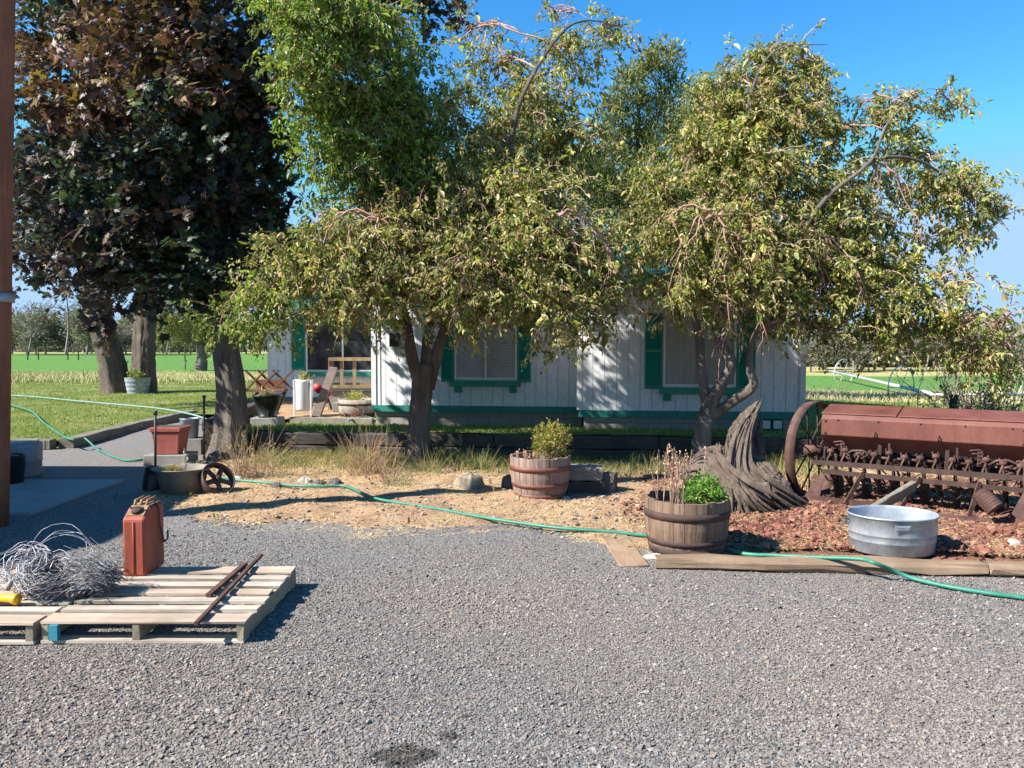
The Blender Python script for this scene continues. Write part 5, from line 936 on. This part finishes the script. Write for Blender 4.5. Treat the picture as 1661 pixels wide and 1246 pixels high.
# ---------------- wire ----------------
def coil(name,c,r,n,tilt,mat,label,spread=.06,rad=.0026,cat='wire coil',axis=(0,0)):
    c=Vector(c); t=MB()
    for i in range(n):
        rr=r*random.uniform(.78,1.1); off=Vector((random.gauss(0,spread*.4),random.gauss(0,spread*.4),random.uniform(-spread,spread))); m_=Matrix.Rotation(tilt[0]+random.gauss(0,.16),3,'X')@Matrix.Rotation(tilt[1]+random.gauss(0,.16),3,'Y'); a0=random.uniform(0,6.28); ext=random.uniform(4.5,6.4); pts=[]
        for k in range(22):
            a=a0+ext*k/21; q=rr*(1+.05*math.sin(3*a+i)); p=c+m_@(Vector((math.cos(a)*q,math.sin(a)*q,.02*math.sin(5*a+i))))+off; p.z=max(p.z,DZ+.003); pts.append(p)
        t.tube(pts,rad,4,cap=False)
    o=t.build(name,M[mat],None,(c.x,c.y,DZ)); return tag(o,label,cat)
wc=P(62,960,DZ+.06)
coil('wire_coil',wc+Vector((-.02,.12,.06)),.15,36,(.22,.15),'wire','shiny pale wire coil in front on the left pallet',.06)
coil('wire_coil',wc+Vector((-.20,.20,.10)),.14,22,(.6,-.2),'wire','pale wire coil at the left edge leaning on the other coils',.07)
coil('wire_coil',wc+Vector((-.05,.36,.14)),.20,5,(1.0,.1),'wire','loose springy wire loops standing highest behind the coils',.05,.0022)
coil('wire_coil',wc+Vector((.02,.10,.05)),.13,70,(.2,0),'wiredark','dark grey wire bundle inside the shiny coil',.06)
coil('wire_coil',wc+Vector((-.1,.22,.10)),.07,30,(.9,.1),'straw2' if 'straw2' in M else 'wiredark','small brown wire coil in the middle of the tangle',.03)
# bundle of cut wires fanning out
def fan():
    t=MB(); c=P(190,955,DZ+.05)+Vector((-.02,.05,.02))
    for i in range(520):
        a=random.gauss(math.pi,.42); e=random.gauss(.30,.28); L=random.uniform(.14,.32); d=Vector((math.cos(a)*math.cos(e),math.sin(a)*math.cos(e)*.8,math.sin(e))); s=c+Vector((random.gauss(-.04,.03),random.gauss(0,.05),random.gauss(.03,.035))); e_=s+d*L+Vector((0,0,-.10*random.random())); mid=s+d*L*.5+Vector((random.gauss(0,.015),random.gauss(0,.015),random.gauss(.01,.015))); 
        for q in (s,mid,e_): q.z=max(q.z,DZ+.004)
        t.tube([s,mid,e_],random.choice((.0018,.0024)),3,cap=False)
    o=t.build('wire_bundle',M['wiremid'],None,(c.x,c.y,DZ)); tag(o,'bristly bundle of cut wires between the coils and the red fuel can','wire bundle')
M['wiremid']=mottled('wire_mid',[(.3,(.13,.10,.09)),(.55,(.30,.29,.28)),(.75,(.5,.49,.48))],9,.5,metal=.2)
fan()
c=P(20,972,DZ+.03); fu=thing('yellow_funnel_tool','orange-yellow plastic handle lying on the left pallet in front of the wire','tool',c+Vector((0,0,-.03)))
mb=MB(); a=Vector((c.x-.16,c.y+.0,DZ+.045)); b=Vector((c.x+.05,c.y-.02,DZ+.035)); mb.tube([a,a.lerp(b,.75),b-(b-a)*.1,b],[.024,.026,.034,.035],18); mb.build('handle',M['yellow'],fu); mb=MB(); mb.tube([a+Vector((.1,.05,.03)),a+Vector((.13,.05,.09))],.016,10); mb.build('grey_tube',M['cloud'],fu)
# ---------------- left group: planter box, old tub, iron wheel, stakes, buckets ----------------
c=P(266,757)+Vector((0,.25,0)); c.x+=.0; pb_=thing('concrete_plinth','old concrete block under the red planter box','plinth',c); mb=MB(); mb.box(c+Vector((0,0,.08)),(.62,.45,.16),None,.006); mb.build('block',M['conc_dark'],pb_,bevel=.01)
pc=c+Vector((0,0,.162)); pt=thing('planter_box','square terracotta red plastic planter box on a concrete plinth','planter',pc)
def frus(mb,c,w0,d0,w1,d1,z0,z1): mb.add([c+Vector((sx*w/2,sy*d/2,z)) for (w,d,z) in((w0,d0,z0),(w1,d1,z1)) for sx,sy in((-1,-1),(1,-1),(1,1),(-1,1))],[(0,1,5,4),(1,2,6,5),(2,3,7,6),(3,0,4,7),(3,2,1,0),(4,5,6,7)])
mb=MB(); frus(mb,pc,.33,.30,.41,.38,.0,.33); mb.build('body',M['terracotta'],pt,bevel=.012)
mb=MB(); frus(mb,pc,.44,.41,.455,.42,.332,.395); mb.build('rim',M['terracotta'],pt,bevel=.008)
mb=MB(); frus(mb,pc,.38,.34,.38,.34,.396,.399); mb.build('soil',M['soil'],pt)
c=P(306,748)+Vector((0,.9,0)); c.y=13.0;c.x=(306-830.5)/F*13.0; c.z=0.0; mb=MB(); mb.box(c+Vector((0,0,.12)),(.5,.4,.24)); o=mb.build('concrete_block',M['conc_dark'],None,c); tag(o,'grey concrete block behind the planter box carrying the pale bucket','block')
bk=thing('bucket','pale grey bucket standing behind the red planter box','bucket',c+Vector((0,0,.24))); mb=MB(); mb.lathe([(0,.24),(.12,.24),(.15,.55),(.156,.555),(.156,.565),(.145,.565),(.115,.27),(0,.27)],c,28); mb.build('body',M['galv'],bk); 
for (u,v0,v1,D_,lab_) in ((252,668,775,10.3,'thin dark iron stake standing in front of the red planter box'),(331,643,745,12.2,'thicker dark iron stake beside the stacked ties left of the maple')):
    a=Q(u,v1,D_); a.z=0; b=Q(u,v0,D_); st=thing('iron_stake',lab_,'stake',a); mb=MB(); mb.tube([a,b],.017,8); mb.build('rod',M['iron'],st); mb=MB(); mb.tube([b-Vector((0,0,.04)),b+Vector((0,0,.015))],.026,8); mb.build('cap',M['iron'],st)
c=P(279,806,.03)+Vector((0,.29,0)); ot=thing('old_tub_planter','dented old metal tub planter leaning next to the iron wheel','planter',c)
mb=MB(); mb.lathe([(0,.01),(.22,.0),(.23,.0),(.285,.25),(.325,.275),(.34,.285),(.335,.295),(.315,.288),(.27,.24),(.22,.03),(0,.03)],c,36,sx=1.0,sy=.9,wob=lambda a,z:1+.02*math.sin(2*a+1)); mb.build('body',M['tubold'] if 'tubold' in M else M['conc_dark'],ot)
mb=MB(); mb.lathe([(.28,.22),(0,.24)],c,24,sy=.9); mb.build('soil',M['straws'] if 'straws' in M else M['dirt'],ot)
leafplant('succulent',c+Vector((-.06,-.08,.22)),(.10,.08,.12),46,[(.26,.24,.05),(.33,.22,.07),(.18,.2,.05)],'small yellow-green succulent clump in the old tub','plant',.022)
drystalks(c+Vector((.03,-.02,.22)),3,.33,.02,'thin pale flower stalks rising from the old tub',heads=(.6,.55,.5))
c2=P(345,803,.03); wc2=c2+Vector((0,.14,.155)); iw=thing('iron_wheel','rusty iron wheel with a wide rim leaning against the old tub','wheel',c2)  # just a plain spoked iron wheel, original use unknown
nrm=Vector((.72,-.50,.62)).normalized(); e1=Vector((0,0,1))-nrm*nrm.z; e1.normalize(); e2=nrm.cross(e1)
mb=MB(); n=40; prof=[(-.05,.19),(.05,.19),(.05,.204),(-.05,.204)]
mb.add([wc2+nrm*a+(e1*math.cos(6.2832*i/n)+e2*math.sin(6.2832*i/n))*r for i in range(n) for a,r in prof],[(i*4+j,i*4+(j+1)%4,((i+1)%n)*4+(j+1)%4,((i+1)%n)*4+j) for i in range(n) for j in range(4)],True); mb.build('rim',M['rust'],iw)
for k in range(5):
    a=6.2832*k/5+.5; mb=MB(); mb.beam(wc2+(e1*math.cos(a)+e2*math.sin(a))*.03,wc2+(e1*math.cos(a)+e2*math.sin(a))*.192,.06,.014,up=nrm); mb.build('spoke',M['rust'],iw)
mb=MB(); mb.tube([wc2-nrm*.05,wc2+nrm*.05],.035,14); mb.build('hub',M['rustdark'],iw)
# black bag / pot draped on the near side of the old tub
c=P(243,802)+Vector((0,.12,0)); mb=MB(); mb.lathe([(0,0),(.12,0),(.13,.08),(.10,.2),(.085,.29),(.10,.31),(.07,.31),(0,.28)],c,20,wob=lambda a,z:1+.12*math.sin(3*a+z*14)+.05*math.sin(7*a)); o=mb.build('rubber_boot',M['black'],None,c); o['label']='crumpled black rubber pot beside the old tub planter'; o['category']='pot'; o.name='black_pot'
# shaded barrel and bucket by the pole
c=P(30,778)+Vector((-.1,.25,0)); db=thing('plastic_drum','grey translucent plastic drum standing in shade behind the pole','drum',c); mb=MB(); mb.lathe([(0,0),(.22,0),(.23,.04),(.235,.2),(.245,.22),(.24,.24),(.25,.42),(.22,.46),(0,.47)],c,30); mb.build('body',M['cloud'],db)
c=P(6,790)+Vector((0,.15,0)); db=thing('black_bucket','black bucket in shade right behind the pole','bucket',c); mb=MB(); mb.lathe([(0,0),(.13,0),(.17,.36),(.18,.38),(.16,.37),(.12,.02),(0,.02)],c,26); mb.build('body',M['black'],db); mb=MB(); mb.tube([c+Vector((-.17,0,.36)),c+Vector((-.1,-.15,.40)),c+Vector((.1,-.15,.40)),c+Vector((.17,0,.36))],.004,5); mb.build('handle',M['wire'],db)
# tub planter by the maples
c=Q(224,639,24.0); c.z=.27; gt=thing('tub_planter','galvanised ribbed tub planter between the two big maple trunks on the lawn','planter',c)
mb=MB(); pr=[(0,0),(.285,0)]+[(.29+.08*t+.008*math.sin(t*25),.5*t) for t in np.linspace(0,1,16)]+[(.375,.51),(.35,.51),(.33,.42),(0,.42)]; mb.lathe(pr,c,36); mb.build('body',M['galv'],gt)
leafplant('tub_flowers',c+Vector((0,0,.42)),(.34,.3,.34),60,GREENL,'low green plants filling the galvanised tub on the lawn','plant',.06)
# ---------------- hoses ----------------
def hose(pix,rad,mat,label,name='garden_hose',zf=None,n=8):
    pts=[]
    for q in pix:
        u,v=q[0],q[1]; z=q[2] if len(q)>2 else 0.02; pts.append(P(u,v,z+rad))
    sp_=smooth_path(pts,n); mb=MB(); mb.tube(sp_,rad,8); o=mb.build(name,M[mat],None,pts[0]); tag(o,label,'hose'); return o
hose([(12,655,.30),(50,667,.27),(72,686,.22),(100,706,.18),(118,713,.18),(137,711,.17),(160,730,.03),(195,745,.01),(220,747,.01),(243,744,.01),(270,745,.01),(296,735,.01),(312,745,.01),(338,768,.03),(365,776,.04),(385,779,.04),(430,783,.04),(480,788,.05),(520,789,.05),(560,789,.05),(590,801,.04),(620,811,.03),(700,824,.03),(800,842,.03),(900,856,.03),(980,862,.03),(1048,869,.02),(1110,874,.02),(1200,897,.04),(1255,901,.06),(1320,904,.09),(1395,907,.13),(1420,914,.125),(1450,926,.06),(1480,938,.02),(1530,950,.015),(1600,962,.015),(1661,970,.015),(1760,985,.015),(1900,1000,.015),(2100,1010,.015),(2300,1035,.015)],.0165,'hose','long green garden hose snaking from the lawn across the dirt to the right edge')
hose([(10,641,.32),(60,644,.32),(120,650,.32),(200,657,.32),(260,663,.32),(310,672,.32),(345,684,.28)],.02,'hosepale','pale green hose lying across the left lawn toward the maple')
hose([(565,682,.3),(590,676,.32),(612,681,.26),(640,688,.25),(680,694,.26),(720,700,.27)],.02,'hosepale','short pale hose curving over the grass below the house corner')
# ---------------- dry shrubs ----------------
def grassclump(c,n,h,label,pal,name='ornamental_grass',spread=.10,arch=.35,wd=.004,parent=None,cat='grass clump'):
    c=Vector(c); t=thing(name,label,cat,c); S=np.tile(np.array(c),(n,1))+rng.normal(0,1,(n,3))*np.array([spread,spread*.7,0]); d=unit(rng.normal(0,.33,(n,3))+np.array([0,0,1.])); Nn=twig_nodes(S,d,rng.uniform(.5,1.1,n)*h,9,arch*.3,.05)
    V,Fc=tubes_np(Nn,np.full(n,wd),np.full(n,wd*.2),3); C=np.repeat(pick(n,pal),9*3,0); npmesh('blades',V,Fc,M['straw'],t,cols=C); return t
grassclump(P(590,778)+Vector((0,.2,0)),130,.75,'arching tan grass clump in front of the tie wall left of the apple trunk',[(.34,.22,.12),(.45,.31,.18),(.25,.17,.09)])
grassclump(P(615,785)+Vector((.1,0,0)),24,.55,'leafless reddish twiggy shrub at the foot of the tan grass clump',[(.25,.13,.10),(.3,.18,.14)],'bare_shrub',.08,.1,.005,cat='shrub')
grassclump(P(400,780)+Vector((0,.1,0)),70,.85,'dry stalky plant climbing beside the maple trunk',[(.28,.20,.12),(.2,.13,.08),(.36,.28,.16)],'dry_stalks',.16,.06,.004,cat='plant')
leafplant('vine_shrub',P(395,779)+Vector((0,.12,0)),(.22,.15,.85),26,[(.30,.27,.10),(.2,.2,.07),(.35,.25,.12)],'sparse yellowing shrub leaning on the right side of the maple trunk','shrub',.035,per=9)
drystalks(P(405,775),14,.30,.2,'brown dead flower stems at the maple foot',name='dead_flowers')
grassclump(P(1310,800)+Vector((.1,.2,0)),60,.45,'green and tan grass tuft behind the left drill wheel',[(.30,.28,.10),(.45,.36,.18)],'grass_tuft',.16,.3,.004)
for i,(u,v,h,lb) in enumerate([(700,770,.45,'thin green grass tuft right of the left apple trunk'),(770,765,.40,'tall seeding grass tuft behind the tan boulder'),(640,790,.3,'short tan grass tuft in front of the left apple trunk'),(1010,780,.35,'tan grass tuft right of the grey timber block'),(1060,775,.35,'grass tuft behind the dry flower stalks')]):
    grassclump(P(u,v),70,h,lb,[(.20,.20,.08),(.40,.33,.16),(.12,.15,.05)],'grass_tuft',.10,.3,.0028)
# ---------------- patio group before the recessed wing ----------------
def G(u,v,z=.3): return P(u,v,z)
kb=thing('patio_curb','low grey concrete curb edging the straw patio in front of the recessed wing','curb',P(560,690,.22)); a=P(470,688,.22); b=P(604,690,.22); mb=MB(); mb.beam(a+Vector((0,.1,.05)),b+Vector((0,.1,.05)),.14,.16); mb.build('slab',M['conc_dark'],kb,bevel=.01)
ps=MB(); q0=P(455,690,.24);  ps.add([(-6.6,20.2,.33),(-2.75,20.2,.33),(-2.75,a.y+.15,.30),(-5.4,a.y+.15,.30)],[(3,2,1,0)]); o=ps.build('patio',M['dirt']); o['kind']='structure'
hy=HO.y+4.75
def HQ(u,v,D): return Q(u,v,D)
# concrete wall block with crate
c=Q(570,656,17.6); c.z=.3; cw=thing('patio_wall','low tan concrete block wall with a flat cap in front of the recessed window','wall',c); mb=MB(); x0=Q(532,640,17.6).x; x1=-2.72; z0=.3; z1=Q(570,634,17.6).z; mb.box(((x0+x1)/2,17.75,(z0+z1)/2),(x1-x0,.3,z1-z0)); mb.build('blocks',M['conc_dark'],cw); mb=MB(); mb.box(((x0+x1)/2,17.73,z1+.03),(x1-x0+.06,.38,.06)); mb.build('cap',M['concrete'],cw,bevel=.008)
mb=MB(); mb.box(((x0+x1)/2+.1,17.35,.41),(x1-x0-.2,.4,.2)); mb.build('step',M['conc_dark'],cw,bevel=.01)
cz=z1+.06; crate=thing('wooden_crate','open slatted wooden crate standing on the patio wall','crate',(Q(568,634,17.7).x,17.7,cz)); zt=Q(568,580,17.7).z; xa=Q(537,600,17.7).x; xb=-2.75
def cb_(name,x0,x1,y0,y1,z0,z1,mt='pallet'):
    mb=MB(); mb.box(((x0+x1)/2,(y0+y1)/2,(z0+z1)/2),(abs(x1-x0),abs(y1-y0),abs(z1-z0))); mb.build(name,M[mt],crate)
cb_('top_rail',xa,xb,17.5,17.57,zt-.07,zt,'crate'); cb_('bottom_rail',xa,xb,17.5,17.57,cz,cz+.07,'crate'); cb_('back_rail',xa,xb,17.9,17.95,zt-.07,zt,'crate'); cb_('back_rail',xa,xb,17.9,17.95,cz,cz+.1,'crate')
for xx in (xa,xa+.22,xa+.50,xb-.08): cb_('post',xx,xx+.07,17.575,17.62,cz+.001,zt-.001,'crate')
for k in range(3): cb_('side_slat',xa-.02,xa-.002,17.52+k*.15,17.64+k*.15,cz,zt,'crate')
c=P(575,683,.25)+Vector((0,.3,0)); ob=thing('old_barrel_planter','low grey half barrel planter with yellow grass at the end of the patio','planter',c)
mb=MB(); mb.lathe([(0,0),(.33,0),(.37,.20),(.385,.42),(.36,.42),(.35,.36),(0,.37)],c,28,wob=lambda a,z:1+.012*math.sin(24*a)); mb.build('staves',M['stave'],ob)
for z in (.1,.3): mb=MB(); mb.lathe([(.335+z*.13,z),(.345+z*.13,z),(.35+z*.13,z+.045),(.34+z*.13,z+.045)],c,28); mb.build('hoop',M['rustdark'],ob)
leafplant('yellow_grass',c+Vector((-.05,0,.37)),(.28,.2,.22),55,[(.30,.33,.06),(.42,.36,.10),(.2,.28,.05)],'yellow-green grassy plant in the low old barrel','plant',.035)
leafplant('dry_weed',c+Vector((.02,-.42,-.02)),(.25,.08,.3),30,[(.28,.11,.07),(.33,.17,.10)],'reddish dead weed in front of the low old barrel','plant',.03)
# black planter on block
c=P(427,700,.0); c=Q(430,682,14.2); c.z=.39; mb=MB(); zb=Q(430,678,14.2).z; bl_=thing('plinth_block','pale concrete block under the black flower pot','block',(c.x,14.35,.2)); mb.box((c.x,14.35,(.2+zb)/2),(.5,.4,zb-.2)); mb.build('block',M['concrete'],bl_,bevel=.012)
bp=thing('flower_pot','large black ribbed plastic flower pot on a concrete block right of the maple','flower pot',(c.x,14.35,zb)); zz=Q(430,640,14.3).z-zb; mb=MB(); mb.lathe([(0,.0),(.165,.0),(.17,.03),(.155,.04),(.24,zz*.85),(.265,zz*.87),(.272,zz),(.25,zz),(.23,zz*.9),(0,zz*.9)],(c.x,14.35,zb),40,wob=lambda a,z:1+.006*math.sin(20*a)); mb.build('body',M['black'],bp)
leafplant('pot_flowers',Vector((c.x,14.35,zb+zz*.9)),(.16,.14,.17),34,[(.25,.28,.12),(.35,.27,.16),(.4,.25,.2)],'small pale flowering plant in the black pot','plant',.028)
# crossed-leg wooden cradle
D_=15.6; x0=Q(412,640,D_).x; x1=Q(468,640,D_).x; zt=Q(440,600,D_).z; zm=Q(440,631,D_).z; zb=.3
cr=thing('wooden_cradle','red-brown wooden feed cradle with crossed end boards behind the black pot','cradle',((x0+x1)/2,D_,zb))
for k,(xx) in enumerate((x0+.10,(x0+x1)/2,x1-.05)):
    for s in (-1,1):
        mb=MB(); mb.beam((xx-s*.20,D_-.2+k*.01,zt),(xx+s*.17,D_-.2+.03*s+k*.01,zm),.025,.075,up=(0,1,0)); mb.build('cross_board',M['brownwood'],cr)
mb=MB(); mb.box(((x0+x1)/2,D_-.15,zm-.02),(x1-x0,.3,.05)); mb.build('tray',M['brownwood'],cr,bevel=.006)
mb=MB(); mb.beam(((x0+x1)/2-.25,D_-.1,zm-.06),((x0+x1)/2-.1,D_-.1,zb),.06,.04,up=(0,1,0)); mb.build('leg',M['brownwood'],cr); mb=MB(); mb.beam((x1-.02,D_-.1,zm+.0),((x0+x1)/2+.05,D_-.1,zb),.07,.04,up=(0,1,0)); mb.build('leg',M['brownwood'],cr)
mb=MB(); mb.box(((x0+x1)/2,D_,zm+.1),(x1-x0-.1,.02,.16)); mb.build('back_board',M['brownwood'],cr)
# white enamel wash machine
c=Q(493,660,16.3); c.z=.3; zt=Q(493,616,16.3).z; wm=thing('enamel_washer','white enamel washer body on short legs used as a planter','washer',c)
mb=MB(); mb.lathe([(0,.12),(.16,.12),(.175,.16),(.185,zt-.3-.04),(.19,zt-.3),(.17,zt-.3),(0,zt-.34)],c,24); mb.build('body',M['whitetrim'],wm)
for s in (-.17,.17):
    mb=MB(); mb.beam(c+Vector((s,-.12,0)),c+Vector((s,-.12,zt-.3)),.03,.03); mb.build('leg',M['whitetrim'],wm)
leafplant('washer_plant',Vector((c.x+.03,c.y,zt-.03)),(.16,.12,.20),36,[(.35,.33,.14),(.28,.30,.10)],'small yellowish plant on top of the white washer','plant',.03)
# plough beam leaning against crate + red pump
mb=MB(); a=Q(512,668,16.0); a.z=.3; b=Q(541,598,17.0); mb.beam(a,b,.17,.10,up=(0,1,0)); o=mb.build('leaning_beam',M['beamw'] if 'beamw' in M else M['tie'],None,a); tag(o,'dark grey wooden beam leaning against the slatted crate','beam')
c=Q(524,632,16.6); rp=thing('iron_pump','old machine with red painted wheels and dark iron legs behind the leaning beam','machine',(c.x,16.6,.3)); 
for (u,v) in ((515,629),(531,637)):
    q=Q(u,v,16.6); mb=MB(); mb.tube([q+Vector((-.0,-.03,0)),q+Vector((0,.03,0))],.09,16); mb.build('wheel',M['redpaint'],rp); 
for (ua,ub) in ((520,512),(530,538),(530,524)):
    a=Q(ua,640,16.6); b=Q(ub,664,16.6); mb=MB(); mb.beam(a,b,.03,.03); mb.build('leg',M['rustdark'],rp)
mb=MB(); mb.box(Q(524,634,16.65),(.26,.08,.10)); mb.build('frame',M['rustdark'],rp)
# ---------------- right background: irrigation wheel line, bush, rims, rails ----------------
pt=[Q(1352,603,46),Q(1512,641,30)]; D2=27
wl=thing('irrigation_line','long pale aluminium irrigation pipe on big thin wheels across the right field','irrigation pipe',Vector((pt[1].x,pt[1].y,-.2)))
mb=MB(); mb.tube([Q(1345,602,48),Q(1420,618,38),Q(1512,639,29.5)],.07,8); mb.build('pipe',M['pipe'],wl); mb=MB(); mb.tube([Q(1508,641,29.5),Q(1760,638,30)],.06,8); mb.build('pipe',M['pipe'],wl)
for (u,v,D_,r) in ((1462,628,32,.85),(1652,640,30,.70),(1368,606,45,.8)):
    c=Q(u,v,D_); n=30; mb=MB(); pts=[c+Vector((math.cos(6.2832*i/n)*r*.85,math.cos(6.2832*i/n)*r*.5,math.sin(6.2832*i/n)*r)) for i in range(n+1)]; mb.tube(pts,.025,5); w_=mb.build('wheel',M['pipe'],wl); mb=MB()
    for i in range(0,n,5): mb.tube([c,pts[i]],.015,4)
    mb.build('spokes',M['pipe'],w_)
bc=Q(1580,665,14.5); bc.z=0.05; bt=thing('tangled_shrub','tall tangled half bare shrub behind the right end of the seed drill','shrub',bc)
n=130; S=np.tile(np.array(bc),(n,1))+rng.normal(0,1,(n,3))*np.array([.25,.2,0]); d=unit(rng.normal(0,.42,(n,3))+np.array([0,0,1.])); Nn=twig_nodes(S,d,rng.uniform(.5,1.,n)*1.9,9,.03,.16); V,Fc=tubes_np(Nn,np.full(n,.010),np.full(n,.003),4); npmesh('stems',V,Fc,M['deadtwig'],bt); V,Fc,C=leaves_np(Nn,7,.06,ap,[(.13,.15,.05),(.20,.2,.07),(.16,.19,.06)],None,.03,.1,.4,.5); npmesh('crown',V,Fc,M['leaf'],bt,cols=C)
for (u,v,D_,h,sp_,lb) in ((1450,668,12.5,.55,.25,'low brushy shrub just above the hopper lid of the seed drill'),(1325,640,26,.8,.9,'reddish weedy bush past the house corner'),(1640,665,14,.6,.3,'thin bare shrub at the right edge behind the drill')):
    c=Q(u,v,D_); c.z=float(lawnz(c.x,c.y))-.02; st=thing('low_shrub',lb,'shrub',c); n=34; S=np.tile(np.array(c),(n,1))+rng.normal(0,1,(n,3))*np.array([sp_,sp_*.5,0]); d=unit(rng.normal(0,.5,(n,3))+np.array([0,0,1.])); Nn=twig_nodes(S,d,rng.uniform(.5,1.,n)*h*1.5,7,.03,.18); V,Fc=tubes_np(Nn,np.full(n,.007),np.full(n,.002),4); npmesh('stems',V,Fc,M['deadtwig'],st); V,Fc,C=leaves_np(Nn,4,.05,ap,[(.15,.17,.06),(.28,.2,.10),(.24,.24,.09)],None,.03,.1,.4,.5); npmesh('leaves',V,Fc,M['leaf'],st,cols=C)
for (u,v,D_,lb) in ((1545,662,14,'dark leaning post stub beside the tangled shrub'),):
    a=Q(u-4,668,D_); b=Q(u+3,640,D_); a.z=-.0; mb=MB(); mb.beam(a,b,.09,.09); o=mb.build('post',M['tie'],None,a); tag(o,lb,'post')
a=Q(1590,664,13.2); a.z=.05; mb=MB(); mb.cbox(a+Vector((.25,0,.42)),(.5,.12,.2),None,.01); o=mb.build('dark_board',M['tie'],None,a+Vector((0,0,.3))); tag(o,'dark block of wood beyond the right end of the hopper','board')
# far fence posts on the left field edge
FG='thin fence posts along the far left field'
for i,u in enumerate((45,62,110,127,180,195,250,300)):
    a=Q(u,577,80); a.z=.28; mb=MB(); mb.tube([a,a+Vector((0,0,1.25))],.06,5); o=mb.build('fence_post',M['tie'],None,a); tag(o,'thin dark fence post, '+ORDN[i]+' from the left in the far left field','fence post',FG)
a=Q(-30,577,80); b=Q(310,577,80); mb=MB(); 
for z in (.75,1.15): mb.tube([(a.x,80,z),(b.x,80,z)],.022,4)
o=mb.build('fence_wire',M['tie'],None,(a.x,80,.6)); tag(o,'straight fence wires strung between the far left posts','fence wire')
for (u,v,D_) in ((301,598,47),(206,600,44)):
    a=Q(u,v,D_); a.z=.28; mb=MB(); mb.tube([a,a+Vector((0,0,.55))],.03,6); mb.tube([a+Vector((-.1,0,.55)),a+Vector((.1,0,.56))],.03,6); o=mb.build('sprinkler',M['iron'],None,a); tag(o,'small sprinkler on a riser at the field edge '+('right' if u>250 else 'left')+' of the upright maple','sprinkler')
